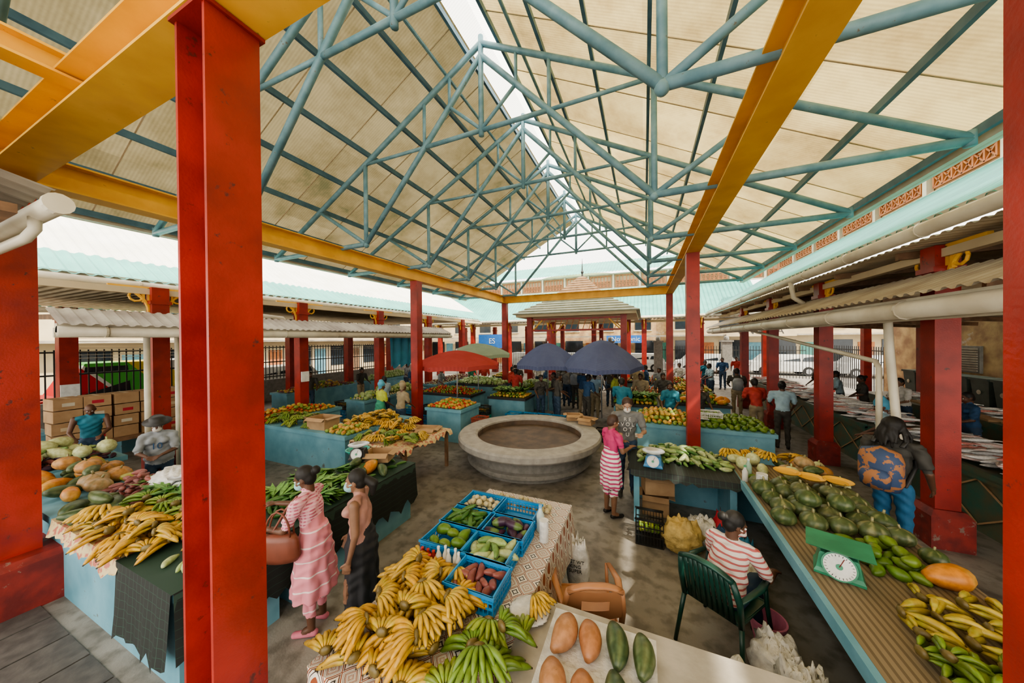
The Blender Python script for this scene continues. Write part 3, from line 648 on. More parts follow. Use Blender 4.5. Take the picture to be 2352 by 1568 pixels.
for k in range(9):
    y=11.4+k*.68; x=9.55; g=Geo()
    g.add(rings([np.array([[x+a*q,y+b*q,z] for a,b in((-1,-1),(1,-1),(1,1),(-1,1))]) for q,z in((.22,.55),(.28,1.45))]),'bin'); g.add(box(x-.32,x+.30,y-.30,y+.30,1.45,1.52),'bin')
    g.add(ell((x-.29,y,1.1),(.01,.07,.07),10,6),'white'); g.add(tube([(x+.3,y-.25,1.5),(x+.3,y+.25,1.5)],.02,6),'dark')
    for q in(-.22,.22): g.add(tube([(x+.2,y+q-.03,.62),(x+.2,y+q+.03,.62)],.1,12),'rubber')
    g.build('wheelie_bin')
g=Geo(); g.add(box(9.05,10.1,8,18,0,.52),'stone'); g.build('bin_platform')
g=scallop_gutter(-9.7,-2,17.5,4.0,-1,.085); g.build('upper_gutter_left')
g=Geo(); g.add(corr(-9.66,-2,4.08,-10.6,-2,4.62,(0,1,0),20.6,.2,.035),'greenroof'); g.add(corr(-10.6,-2,4.62,-13.4,-2,6.3,(0,1,0),20.6,.2,.02),'glareroof'); g.build('teal_roof_left')
g=Geo(); g.add(corr(-13.4,-2,6.3,-18,-2,4.0,(0,1,0),20.6,.2,.035),'greenroof'); g.build('rear_roof_left')
g=Geo(); g.add(corr(-9.8,-2,3.98,-17.5,-2,3.98,(0,1,0),20,.2,.03),'ceil'); g.add(box(-9.58,-9.46,-2,17.5,3.80,3.92),'cream'); g.build('roof_soffit_left')
g=scallop_gutter(-8.75,1.8,13,3.00,-1,.09); g.build('lower_gutter_left')
g=Geo(); g.add(corr(-8.65,1.8,3.10,-9.3,1.8,3.40,(0,1,0),11.2,.16,.03),'greyroof'); g.add(corr(-9.7,1.8,3.42,-14.6,1.8,3.62,(0,1,0),11.2,.16,.03),'ceil'); g.add(box(-8.95,-8.89,1.8,13,2.9,3.06),'white')
for k in range(7): g.add(bar((-9.7,2.2+1.7*k,3.3),(-14.6,2.2+1.7*k,3.45),.06,.1),'wood')
g.build('lower_roof_left')
g=Geo()
g.add(tube([(-9.65,4.4,3.95),(-9.6,4.4,3.65),(-9.55,4.6,3.55),(-9.35,5.6,3.45),(-9.35,5.7,3.3)],.055,8),'white',smooth=True)
g.build('downspout')
g=Geo(); g.add(tube([(-9.25,2.95,2.95),(-9.25,2.95,0)],.05,8),'white',smooth=True); g.add(tube([(-9.0,3.3,2.95),(-9.0,3.3,.0)],.04,8),'white',smooth=True)
g.build('downspout')
g=Geo(); V=[];F=[]; n=30
for i in range(n+1):
    for k,z in enumerate((3.15,2.6,2.1,1.75+.08*math.sin(i*.9))): V.append((-9.25+.06*math.sin(i*.8+k*.4),9.5+i*.055,z))
for i in range(n):
    for k in range(3): F.append((i*4+k,i*4+k+1,i*4+k+5,i*4+k+4))
g.add((np.array(V),F),'tarp',smooth=True); g.build('blue_tarpaulin')
# eave of the adjoining building at the near left
g=Geo(); g.add(tube([(-7.5,.76,3.74),(-3.62,.76,3.74)],.06,14),'white',smooth=True); g.add(tube([(-3.66,.76,3.74),(-3.61,.76,3.74)],.068,14),'white'); g.add(corr(-7.5,.76,3.84,-7.5,-1.5,4.35,(1,0,0),3.84,.16,.025),'greyroof'); g.add(box(-7.5,-3.8,-.5,.64,3.66,3.72),'wood')
g.add(tube([(-4.0,.74,3.70),(-4.0,.74,3.62),(-4.1,.72,3.56),(-4.6,.70,3.54),(-7,.68,3.52)],.032,10),'white',smooth=True)
g.build('gutter_near_left')
g=Geo(); g.add(box(-16.6,-16.4,-2,19,0,1.0),'stone'); g.build('wall_left')
g=Geo()
y=-1.8
while y<18.8: g.add(box(-16.52,-16.49,y,y+.03,1.0,2.6),'dark'); y+=.16
for z in(1.1,1.8,2.5): g.add(box(-16.53,-16.48,-2,19,z,z+.05),'dark')
g.build('perimeter_fence_left')
g=Geo()
for (ya,yb) in((-.5,2.9),(3.2,6.2),(6.5,9.2),(9.5,12.4),(12.6,15)):
    for k in range(12): g.add(bar((-15.6,ya,2.35+k*.10),(-15.6,yb,2.35+k*.10),.09,.012),'white')
g.build('louvre_blinds_left')
def vehicle(name,x,y,L,W,Hh,ax,parts,wheel=.33):
    g=Geo()
    prof=[(-.5,.3),(-.5,.62),(-.46,.95),(-.36,1.02),(-.26,Hh),(.38,Hh),(.48,1.0),(.5,.6),(.5,.3)]
    prof=[(a*L,b) for a,b in prof]
    def mk3(a,w,z): return (x+a,y+w,z) if ax=='x' else (x+w,y+a,z)
    P=[]
    for w in(-W/2,W/2):
        P.append(np.array([mk3(a,w*(1-.12*(b>1.05)),b) for a,b in prof]))
    g.add(rings(P),parts,smooth=False)
    for sgn in(-1,1):
        w=sgn*(W/2*.955)
        for a0,a1 in((-.29,-.05),(-.03,.2),(.22,.4)):
            if parts=='livery' and a0>-.2: continue
            q=[mk3(a0*L,w*1.0+sgn*.02,1.05),mk3(a1*L,w+sgn*.02,1.05),mk3((a1-.01)*L,w*.93+sgn*.01,Hh-.12),mk3((a0+.03)*L,w*.93+sgn*.01,Hh-.12)]
            g.add((np.array(q),[(0,1,2,3)]),'glass')
        for a in(-.3,.3): g.add(tube([mk3(a*L,sgn*(W/2-.18),wheel),mk3(a*L,sgn*(W/2+.01),wheel)],wheel,16),'rubber'); g.add(tube([mk3(a*L,sgn*(W/2),wheel),mk3(a*L,sgn*(W/2+.02),wheel)],wheel*.55,12),'metal')
    for e in(-.505,.5):
        for w in(-W*.36,W*.36): g.add(ell(mk3(e*L,w,.7),(.06,.1,.07),8,6),'eyewhite')
    g.build(name)
m=bpy.data.materials.new('van_livery'); m.use_nodes=True; N,L,b=nodes(m); tc=N.new('ShaderNodeTexCoord'); sp=N.new('ShaderNodeSeparateXYZ'); L.new(tc.outputs['Object'],sp.inputs[0])
ad=N.new('ShaderNodeMath'); ad.operation='MULTIPLY_ADD'; ad.inputs[1].default_value=.8; L.new(sp.outputs['Z'],ad.inputs[0]); L.new(sp.outputs['Y'],ad.inputs[2])
mr=N.new('ShaderNodeMapRange'); mr.inputs[1].default_value=3.2; mr.inputs[2].default_value=8.8; L.new(ad.outputs[0],mr.inputs[0])
rp=N.new('ShaderNodeValToRGB'); rp.color_ramp.interpolation='CONSTANT'; e=rp.color_ramp.elements; e[0].color=(.60,.02,.02,1); e[1].position=.43; e[1].color=(.75,.75,.7,1)
for p,c in((.455,(.10,.50,.08,1)),(.64,(.80,.62,.05,1)),(.80,(.7,.7,.68,1))): q=e.new(p); q.color=c
L.new(mr.outputs[0],rp.inputs[0]); L.new(rp.outputs[0],b.inputs['Base Color']); M['livery']=m
vehicle('colourful_van',-18.4,5.4,4.8,1.9,2.1,'y','livery')
vehicle('parked_car',-19.0,10.8,4.2,1.7,1.45,'y','carwhite')
# ------------------------------------------------------------------ far end
FY=20.4
g=Geo(); g.add(corr(-16,FY,4.15,-16,FY+3,6.35,(1,0,0),22,.22,.035),'greenroof'); g.build('teal_roof_far')
g=Geo(); g.add(tube([(-16,FY-.05,4.08),(6,FY-.05,4.08)],.09,10),'white',smooth=True); g.build('gutter_far')
g=Geo(); clerestory(g,(-16,FY+3,0),(1,0,0),14,1.75,6.35,7.45,(0,1,0)); g.build('clerestory_far')
g=Geo(); g.add(corr(-16.5,FY+2.5,7.5,-16.5,FY+5.4,8.9,(1,0,0),25,.22,.035),'greenroof'); g.build('top_roof_far')
g=Geo(); g.add(corr(-16,FY+.2,3.98,-16,FY+5,4.2,(1,0,0),22,.22,.03),'ceil'); g.add(box(-16,6,FY+.34,FY+.46,3.78,3.92),'cream'); g.build('roof_soffit_far')
for k in range(8): sidecol(-15+3*k,FY+.4,3.95,.28)
for k in range(8): sidecol(-15+3*k,FY+4.2,3.9,.28,False)
px,py=-3.1,17.3
g=Geo()
def hip(g,cx,cy,r0,z0,r1,z1,mat,n=5):
    for i in range(n):
        t0=i/n;t1=(i+1)/n; ra=r0+(r1-r0)*t0; rb=r0+(r1-r0)*t1; za=z0+(z1-z0)*t0; zb=z0+(z1-z0)*t1
        ra2=ra+.04
        P=[np.array([[cx+a*q,cy+b*q,z] for a,b in((-1,-1),(1,-1),(1,1),(-1,1))]) for q,z in((ra2,za-.02),(ra2,za+.02),(rb,zb))]
        g.add(rings(P),mat)
M['shingle']=mk('brown_shingles',(.30,.18,.09),(.18,.11,.06),6,.7); M['greengrey']=mk('green_grey_roof',(.34,.36,.27),(.24,.27,.20),3,.6)
hip(g,px,py,2.9,4.05,1.5,4.85,'greengrey',6); hip(g,px,py,1.35,4.95,.12,6.2,'shingle',9)
g.add(box(px-2.8,px+2.8,py-2.8,py+2.8,3.90,4.03),'cream'); g.add(tube([(px,py,6.1),(px,py,6.5),(px,py,7.2)],[.06,.04,.008],6),'dark'); g.add(ell((px,py,6.45),(.08,.08,.1),8,6),'dark')
for a in(-1,1):
    for b_ in(-1,1): 
        g.add(box(px+a*2.25-.13,px+a*2.25+.13,py+b_*2.25-.13,py+b_*2.25+.13,0,3.95),'red')
        g.add(bar((px+a*2.25,py+b_*2.25,3.1),(px+a*1.6,py+b_*2.25,3.75),.06,.06),'yellow'); g.add(bar((px+a*2.25,py+b_*2.25,3.1),(px+a*2.25,py+b_*1.6,3.75),.06,.06),'yellow')
for z in(3.2,3.75): g.add(box(px-2.3,px+2.3,py-2.32,py-2.18,z,z+.08),'red')
for k in range(16): g.add(bar((px-2.2+k*.29,py-2.25,3.28),(px-2.05+k*.29,py-2.25,3.75),.03,.03),'lattice')
g.build('entrance_pavilion')
g=Geo()
x=-15.
while x<12: 
    if not -2.5<x<1: g.add(tube([(x,27,0),(x,27,2.2)],.018,5),'dark')
    x+=.17
for z in(.3,1.9): g.add(bar((-15,27,z),(-2.9,27,z),.04,.05),'dark'); g.add(bar((1.3,27,z),(10,27,z),.04,.05),'dark')
g.build('perimeter_fence_far')
g=Geo()
y=20.2
while y<26: g.add(tube([(10.3,y,0),(10.3,y,2.3)],.02,5),'dark'); y+=.17
g.add(bar((10.3,20.1,2.1),(10.3,26,2.1),.04,.05),'dark'); g.build('perimeter_fence_right')
for x in(-2.6,1.0,5.5,-8):
    g=Geo(); g.add(box(x-.3,x+.3,26.7,27.3,0,2.5),'stone'); g.add(box(x-.38,x+.38,26.62,27.38,2.5,2.62),'stone'); g.add(ell((x,27,2.75),(.18,.18,.2),10,8),'stone'); g.build('gate_pillar')
for i,(x,yy) in enumerate(((-6,29.4),(-.5,29.5),(4.4,29.2),(9.5,29.6),(14.4,29.2),(-11,29.3))): vehicle('parked_car',x,yy,4.3,1.75,1.5,'x','carwhite')
g=Geo(); g.add(box(-30,-9,32.5,38,0,7.5),'cream'); g.add(box(-9,2,32.5,38,0,6.5),'wallold'); g.add(box(2,30,32,38,0,7),'cream')
for k in range(17): 
    x=-28+k*3.4; yf=31.97 if x>0 else 32.47
    g.add(box(x,x+1.8,yf-.02,yf+.1,.2,2.6),'glass'); g.add(box(x,x+1.4,yf-.02,yf+.1,3.6,4.8),'glass'); g.add(box(x-.1,x+1.5,yf-.06,yf+.05,3.5,3.6),'white'); g.add(box(x+2.1,x+3.0,yf-.03,yf+.1,.2,2.4),['lattice','stall','greenroof'][k%3])
g.add(box(-30,30,31.0,32.2,2.95,3.07),'greyroof')
g.build('street_shopfronts')
g=Geo(); g.add(box(-30,-24,-6,31,0,6),'cream')
for k in range(11):
    y=-5+k*3.3; g.add(box(-24.05,-23.97,y,y+1.6,.8,2.4),'glass'); g.add(box(-24.05,-23.97,y,y+1.4,3.4,4.6),'glass'); g.add(box(-24.05,-23.97,y+1.9,y+2.8,0,2.2),['stall','wood','lattice'][k%3])
g.add(box(-24,-23,-6,31,2.8,2.92),'greyroof'); g.build('side_street_building')
def sign(name,txt,x,y,z,w,h,bgm,tm,size,dr=(0,1,0)):
    g=Geo(); f=nrm(dr); Rm=TX(f)
    g.add((A([-w/2,-h/2,0],[w/2,-h/2,0],[w/2,h/2,0],[-w/2,h/2,0],[-w/2,-h/2,-.04],[w/2,-h/2,-.04],[w/2,h/2,-.04],[-w/2,h/2,-.04]),[(0,1,2,3),(7,6,5,4),(0,4,5,1),(1,5,6,2),(2,6,7,3),(3,7,4,0)]),bgm,T=(Rm,A(x,y,z)))
    if txt: g.add(text(txt,size),tm,T=(Rm,A(x,y,z)-f*.01))
    g.build(name)
flat('signblue',(.03,.16,.5)); flat('signwhite',(.75,.75,.72)); flat('signdark',(.05,.05,.05))
sign('shop_sign','Novatonic',-1.6,30.9,2.75,3.4,.7,'signblue','signwhite',.6)
sign('shop_sign','ONG WA',8.6,30.9,3.3,4.6,.8,'cream','signdark',.7)
sign('flag_banner','ES',-9.3,18.6,2.7,2.0,.9,'signblue','signwhite',.5)
sign('notice_paper','',-9.32,6.2,1.75,.22,.30,'signwhite','signdark',.05,(-1,0,0)); sign('notice_paper','',-14.58,3.2,1.5,.32,.34,'signwhite','signdark',.1,(-1,0,0))
g=Geo(); M['hill']=mk('hill_forest',(.20,.26,.14),(.12,.18,.09),.2,.9); g.add(ell((-30,150,0),(60,20,34),24,12),'hill',smooth=True); g.add(ell((60,170,0),(70,20,22),24,12),'hill',smooth=True); g.build('distant_hills')
# fountain
g=Geo(); c=(-2.52,6.95,0)
g.add(lathe([(1.34,0),(1.34,.08),(1.44,.10),(1.44,.18),(1.36,.20),(1.36,.36),(1.46,.40),(1.46,.45),(1.5,.46),(1.2,.46)],64,c),'stone',smooth=False)
P=[];
for r,z in((1.21,.12),(1.21,.62),(1.26,.65),(1.62,.64),(1.65,.60),(1.65,.50),(1.62,.465),(1.44,.46)):
    th=np.arange(64)*2*math.pi/64; P.append(np.stack([c[0]+r*np.cos(th),c[1]+r*np.sin(th),np.full(64,z)],1))
g.add(rings(P,caps=False),'rim')
g.add(rings([np.stack([c[0]+r*np.cos(th),c[1]+r*np.sin(th),np.full(64,z)],1) for r,z in((1.208,.58),(1.205,.465))],caps=False),'stone2')
g.add(lathe([(1.20,.462),(1.20,.47),(.6,.466),(.02,.464)],48,c),'stone2')
g.build('stone_fountain_basin')
# ------------------------------------------------------------------ stalls
def counter(x0,x1,y0,y1,z=.85,mat='stall',open_sides='',topmat='stall',name='market_stall_counter'):
    g=Geo(); t=.08
    g.add(box(x0,x1,y0,y1,z-.08,z),topmat)
    i=.04
    if 'S' not in open_sides: g.add(box(x0+i,x1-i,y0+i,y0+i+t,0,z-.08),mat)
    if 'N' not in open_sides: g.add(box(x0+i,x1-i,y1-i-t,y1-i,0,z-.08),mat)
    g.add(box(x0+i,x0+i+t,y0+i+t,y1-i-t,0,z-.08),mat) if 'W' not in open_sides else g.add(box(x0+i,x0+i+t,y0+i+t,y0+i+3*t,0,z-.08),mat)
    g.add(box(x1-i-t,x1-i,y0+i+t,y1-i-t,0,z-.08),mat) if 'E' not in open_sides else None
    g.build(name)
def drape(name,x0,x1,y0,y1,z,hang,mat,jag=.08):
    g=Geo(); g.add(box(x0-.012,x1+.012,y0-.012,y1+.012,z,z+.006),mat)
    S,Nn,W,E=hang
    def sheet(p,q,dv,out):
        p=A(*p);q=A(*q);n=max(6,int(np.linalg.norm(q-p)/.07)); V=[];F=[]
        for i in range(n+1):
            t=i/n; b0=p+(q-p)*t; w=.025*math.sin(i*1.3)+.015*math.sin(i*.7)
            for k,f in enumerate((0,.35,.7,1)):
                dz=dv*f+(R(-jag,jag) if k==3 else 0); V.append(b0+A(*out)*(.012+(.02+abs(w))*f)-A(0,0,dz))
        for i in range(n):
            for k in range(3): F.append((i*4+k,i*4+k+1,i*4+k+5,i*4+k+4))
        g.add((np.array(V),F),mat,smooth=True)
    if S: sheet((x0,y0,z),(x1,y0,z),S,(0,-1,0))
    if Nn: sheet((x0,y1,z),(x1,y1,z),Nn,(0,1,0))
    if W: sheet((x0,y0,z),(x0,y1,z),W,(-1,0,0))
    if E: sheet((x1,y0,z),(x1,y1,z),E,(1,0,0))
    g.build(name)
def banana_hand(n,col,seed,L=.19,r=.0195):
    rnd=random.Random(seed); Vs=[];Fs=[];Cs=[];o=0
    for tier in(0,1):
        nn=max(2,n-tier*2)
        for i in range(nn):
            az=(i/(nn-1)-.5)*(1.35 if n>5 else .9)+rnd.uniform(-.05,.05); dr=A(math.sin(az),math.cos(az),0); sc=rnd.uniform(.88,1.1)*(1-.12*tier)
            off=A((i/(nn-1)-.5)*.075,0,0)
            p0=off*.6+A(0,0,.075+.035*tier); p1=off+dr*L*.55*sc+A(0,0,.095+.05*tier); p2=off*1.5+dr*L*(1.0-.15*tier)*sc+A(0,0,.022+.035*tier)
            path=[];rad=[]
            for t,q in((0,.35),(.10,.42),(.22,.85),(.38,1.02),(.55,1.06),(.72,1),(.86,.78),(.94,.45),(.97,.28),(1,.25)):
                path.append((1-t)**2*p0+2*t*(1-t)*p1+t*t*p2); rad.append(r*q*sc)
            V,F=tube(path,rad,6); C=np.tile(A(*col)*rnd.uniform(.72,1.1),(len(V),1)); C[:6]*=.45; C[-12:]=(.05,.035,.015); C[12:18]*=(.8,.95,.9); C[18:48:3]*=.68
            Vs.append(V);Fs+=[tuple(k+o for k in f) for f in F];Cs.append(C);o+=len(V)
    V,F=ell((0,-.005,.095),(.045,.02,.035),6,4); Vs.append(V);Fs+=[tuple(k+o for k in f) for f in F];Cs.append(np.tile(A(.16,.12,.04),(len(V),1)))
    return np.concatenate(Vs),Fs,np.concatenate(Cs)
YEL=(.66,.37,.04); YEL2=(.64,.41,.065); GRN=(.17,.28,.04); GRN2=(.27,.35,.055)
HY=[banana_hand(8,YEL if k%2 else YEL2,k) for k in range(5)]; HG=[banana_hand(8,GRN if k%2 else GRN2,k+9) for k in range(4)]
HP=[banana_hand(3,(.58,.44,.08),k+20,.26,.025) for k in range(3)]; HPG=[banana_hand(5,(.22,.32,.05),k+30,.23,.023) for k in range(3)]
def put(g,item,x,y,z,a=None,s=1,tilt=0,mat='prod'):
    a=R(0,6.28) if a is None else a
    g.add(item,mat,smooth=True,T=(rz(a)@rx(tilt)*s,A(x,y,z)))
def hands(name,items,x0,x1,y0,y1,z,step=.24,layers=1,s=1,a=None,skip=None):
    g=Geo()
    for l in range(layers):
        ins=l*step*.5
        y=y0+ins+step/2
        while y<=y1-ins-.04:
            x=x0+ins+step/2
            while x<=x1-ins-.04:
                if not(skip and skip(x,y)): put(g,random.choice(items),x+R(-.04,.04),y+R(-.04,.04),z+l*.09,(None if a is None else a+R(-.5,.5)),s*R(.85,1.1),R(-.2,.2))
                x+=step
            y+=step
    return g.build(name)
def fruit(r,col,asp=(1,1,1),rib=0,col2=None,nu=10,nv=6,stem=None):
    if rib:
        nu=rib*4; V,F=ell((0,0,0),(r*asp[0],r*asp[1],r*asp[2]),nu,9,mod=lambda th:1-.04*(np.cos(th*rib)>.3)-.02*np.cos(th*rib))
        C=np.tile(A(*col),(len(V),1)); th=np.arctan2(V[:,1],V[:,0]); rr=np.random.RandomState(3).rand(len(V))
        if col2: C[(np.cos(th*rib)>.3)&(rr>.35)]=col2
    else:
        V,F=ell((0,0,0),(r*asp[0],r*asp[1],r*asp[2]),nu,nv); C=np.tile(A(*col),(len(V),1))
        if col2: C[V[:,2]>r*asp[2]*.3]=col2
    if stem:
        S,SF=tube([(0,0,r*asp[2]*.9),(.01,0,r*asp[2]+.04)],[.014,.01],5); o=len(V); V=np.concatenate([V,S]);F=F+[tuple(i+o for i in f) for f in SF];C=np.concatenate([C,np.tile(A(*stem),(len(S),1))])
    return V,F,C
def longf(L,r,col,col2=None,bulge=0,n=10,tipc=None,stripes_=0):
    path=[];rad=[]
    for t in np.linspace(0,1,11):
        path.append((.0+.02*math.sin(t*3.1),(t-.5)*L,0)); rad.append(r*max(.12,(math.sin(math.pi*min(max(t,.03),.97))**.45))*(1+bulge*(t-.5)))
    V,F=tube(path,rad,n); C=np.tile(A(*col),(len(V),1)); rr=np.random.RandomState(5).rand(len(V))
    if stripes_: C[((np.arange(len(V))%n)%2==0)&(rr>.3)]=col2
    elif col2 is not None: C[V[:,1]>L*.2]=col2
    V=V+A(0,0,r*.9); return V,F,C
def heap(name,items,x0,x1,y0,y1,z,step,peak=.12,s=1,g=None,up=False):
    own=g is None; g=g or Geo()
    cx,cy=(x0+x1)/2,(y0+y1)/2; L_=0; h0=step*.42
    while L_*h0*1.5<=peak+1e-6:
        f=L_*h0*1.5/(peak+.05); xa,xb,ya,yb=[cx+(x0-cx)*(1-f*.8),cx+(x1-cx)*(1-f*.8),cy+(y0-cy)*(1-f*.8),cy+(y1-cy)*(1-f*.8)]
        nx=max(1,int((xb-xa)/step));ny=max(1,int((yb-ya)/step))
        for i in range(nx):
            for j in range(ny):
                it=random.choice(items); zz=z+L_*h0*1.5
                q=rz(R(0,6.28))@(rx(R(-.15,.15)) if up else rx(R(-.4,.4)))*s*R(.85,1.1)
                base=-(np.asarray(it[0])@q.T)[:,2].min()
                g.add(it,'prod',smooth=True,T=(q,A(xa+(i+.5)*(xb-xa)/nx+R(-.2,.2)*step,ya+(j+.5)*(yb-ya)/ny+R(-.2,.2)*step,zz+base)))
        L_+=1
    if own: return g.build(name)
pumpkin=[fruit(.12,(.07,.11,.04),(1,1,.78),7,(.20,.23,.10),stem=(.3,.28,.15)),fruit(.115,(.085,.12,.05),(1.1,1,.8),7,(.25,.26,.13),stem=(.3,.28,.15)),fruit(.11,(.11,.13,.06),(1.2,1,.75),6,(.24,.24,.12),stem=(.3,.28,.15))]
orange_pumpkin=[fruit(.14,(.48,.24,.08),(1,1,.7),8,(.36,.21,.10),stem=(.3,.28,.15)),fruit(.13,(.40,.27,.14),(1,1,.7),8,(.28,.22,.11),stem=(.3,.28,.15))]
avocado=[longf(.14,.047,(.11,.21,.025),None,.35),longf(.13,.045,(.16,.25,.035),None,.35)]
papaya=[longf(.30,.085,(.62,.24,.04),(.62,.32,.07),.2),longf(.28,.08,(.34,.31,.06),(.56,.30,.06),.2)]
butter=[longf(.27,.074,(.46,.23,.12),(.42,.20,.10),.45,16),longf(.25,.070,(.43,.19,.09),None,.45,16)]
gsq=[longf(.29,.066,(.05,.09,.04),(.12,.16,.07),.25,14,None,1),longf(.27,.063,(.07,.11,.04),(.15,.19,.09),.25,14,None,1)]
cuke=[longf(.19,.024,(.04,.12,.025),None,0),longf(.2,.025,(.07,.17,.035),None,0)]
marrow=[longf(.2,.035,(.30,.40,.15),None,.2),longf(.18,.035,(.42,.49,.26),None,.2),longf(.17,.03,(.15,.26,.08),None,.2)]
sweetp=[longf(.15,.032,(.28,.09,.08),None,.1),longf(.13,.03,(.22,.07,.07),None,.1)]
tomato=[fruit(.036,(.55,.05,.02)),fruit(.034,(.6,.14,.03))]
lime=[fruit(.032,(.22,.38,.05)),fruit(.034,(.4,.48,.08))]
onion=[fruit(.035,(.62,.55,.36),(1,1,.9)),fruit(.033,(.55,.49,.30))]
mango=[fruit(.05,(.46,.38,.07),(1.2,.85,.85),0,(.56,.25,.06)),fruit(.048,(.23,.33,.06),(1.2,.9,.85)),fruit(.05,(.58,.40,.09),(1.2,.85,.85))]
cabbage=[fruit(.09,(.30,.42,.16),(1,1,.9)),fruit(.08,(.40,.50,.25))]
aub=[longf(.19,.04,(.05,.02,.05),(.12,.2,.06),.3),longf(.17,.036,(.08,.03,.07),None,.3)]
gourd=[fruit(.11,(.58,.62,.35),(1,1,1),0,stem=(.4,.45,.2)),longf(.3,.08,(.56,.60,.33),None,.6)]
def leafbunch(seed,col=(.10,.28,.06)):
    rnd=random.Random(seed); V=[];F=[];C=[]
    for i in range(22):
        a=rnd.uniform(-.5,.5); L=rnd.uniform(.2,.32); w=rnd.uniform(.015,.035); z=rnd.uniform(.01,.08); e=rnd.uniform(-.02,.07); d=A(math.sin(a),math.cos(a),0); sd=A(d[1],-d[0],0); o=len(V)
        V+=[A(0,0,z)-sd*.006,A(0,0,z)+sd*.006,d*L*.55+sd*w+A(0,0,z+.03),d*L+A(0,0,z+e),d*L*.55-sd*w+A(0,0,z+.03)]; F.append((o,o+1,o+2,o+3,o+4)); k=rnd.uniform(.7,1.3); C+=[A(*col)*k*.8+A(.05,.08,.03)]*2+[A(*col)*k]*3
    return np.array(V),F,np.array(C)
greens=[leafbunch(1),leafbunch(2,(.16,.34,.08)),leafbunch(3,(.24,.40,.12))]
def crate(name,cx,cy,z,lx,ly,h,mat='crate',fill=None,step=.08,peak=.05,yaw=0):
    g=Geo(); T=(rz(yaw),A(cx,cy,z)); t=.012
    g.add(box(-lx/2,lx/2,-ly/2,ly/2,0,.012),mat,T=T)
    for zz,hh in((.0,.02),(h*.36,.012),(h*.66,.012),(h-.03,.03)):
        for a in(-1,1):
            g.add(box(-lx/2,lx/2,a*ly/2-t/2,a*ly/2+t/2,zz,zz+hh),mat,T=T); g.add(box(a*lx/2-t/2,a*lx/2+t/2,-ly/2,ly/2,zz,zz+hh),mat,T=T)
    for a in(-1,1):
        n=int(lx/.035)
        for i in range(n+1): x=-lx/2+i*lx/n; g.add(box(x-.004,x+.004,a*ly/2-.005,a*ly/2+.005,0,h-.02),mat,T=T)
        n=int(ly/.035)
        for i in range(n+1): y=-ly/2+i*ly/n; g.add(box(a*lx/2-.005,a*lx/2+.005,y-.004,y+.004,0,h-.02),mat,T=T)
    g.add(box(-lx/2-.015,lx/2+.015,-ly/2-.015,-ly/2,h-.02,h),mat,T=T); g.add(box(-lx/2-.015,lx/2+.015,ly/2,ly/2+.015,h-.02,h),mat,T=T)
    if fill: heap('',fill,cx-lx/2+.02,cx+lx/2-.02,cy-ly/2+.02,cy+ly/2-.02,z+h*.45,step,peak,g=g)
    return g.build(name)
def blob(name,cx,cy,z,rx_,ry_,h,mat,seed=0,open_=False,rough=.18):
    rnd=np.random.RandomState(seed); g=Geo(); nu,nv=40,20; V,F=ell((0,0,0),(1,1,1),nu,nv)
    ph=rnd.uniform(0,6,(10,3)); fr=rnd.uniform(1.5,9,(10,3)); d=np.zeros(len(V))
    for p,f in zip(ph,fr): d+=(1-2*np.abs(np.sin(V@f+p[0])))*np.cos((V@f[::-1])*1.1+p[1])/10*2.2
    V=V*(1+rough*d[:,None]); V[:,2]=np.maximum(V[:,2],-.8); V=(V+A(0,0,.8))*A(rx_,ry_,h/1.8)
    if open_:
        m_=V[:,2]>h*.85; V[m_,2]=h*.82+np.abs(d[m_])*h*.3
    g.add((V+A(cx,cy,z),F),mat,smooth=True); return g.build(name)

TZ=.85
counter(-1.85,-.85,1.25,3.6,TZ,open_sides='E'); counter(-.85,1.18,1.25,2.25,TZ,topmat='greyslab',open_sides='N')
drape('patterned_tablecloth',-1.86,-.80,1.24,3.62,TZ,(.22,.2,.16,.45),'cloth',.02)
hands('banana_pile',HY,-1.88,-1.0,1.24,2.18,TZ,.19,2,skip=lambda x,y: x>-1.4 and y>1.95)
hands('green_banana_pile',HG,-1.06,-.62,1.32,1.92,TZ,.195,2)
g=Geo()
for i,(x,y) in enumerate(((-.50,1.96),(-.34,1.97),(-.49,1.63),(-.33,1.64))): put(g,butter[i%2],x,y,TZ,R(-.2,.2))
g.build('butternut_squashes')
g=Geo()
for i,(x,y) in enumerate(((-.18,2.01),(-.03,2.00),(-.16,1.69),(-.01,1.67))): put(g,gsq[i%2],x,y,TZ,R(-.2,.2))
g.build('green_squashes')
g=Geo(); g.add(box(-.60,.06,1.45,2.2,TZ,TZ+.004),'bag'); g.build('plastic_sheet')
cr=[(-1.66,2.42,avocado,.12),(-1.68,2.75,cuke,.06),(-1.68,3.08,onion,.07),(-1.24,2.42,marrow,.08),(-1.22,2.75,aub,.09),(-1.24,3.08,None,.1)]
for x,y,f,st in cr: crate('blue_produce_crate',x,y,TZ+.008,.41,.31,.15,fill=f,step=st,peak=.06)
crate('blue_produce_crate',-1.18,2.09,TZ+.008,.40,.31,.15,fill=sweetp,step=.085,peak=.04)
def bottle(g,x,y,z,r,h,c,capc,mat='matte'):
    g.add(lathe([(r*.9,0),(r,.01),(r,h*.62),(r*.4,h*.82),(r*.4,h*.92)],12,(x,y,z)),mat,c,True); g.add(lathe([(r*.46,h*.9),(r*.46,h)],10,(x,y,z)),mat,capc)
g=Geo(); 
for i in range(9): bottle(g,-1.83+.06*(i%3),2.13+.055*(i//3),TZ+.01,.030,.10,(.45,.04,.03),(.75,.1,.08))
g.build('red_sauce_jars')
g=Geo()
for i in range(5): bottle(g,-1.62+.05*i,2.19+.03*(i%2),TZ+.01,.025,.19,(.62,.60,.52),(.8,.8,.78))
g.build('oil_bottles')
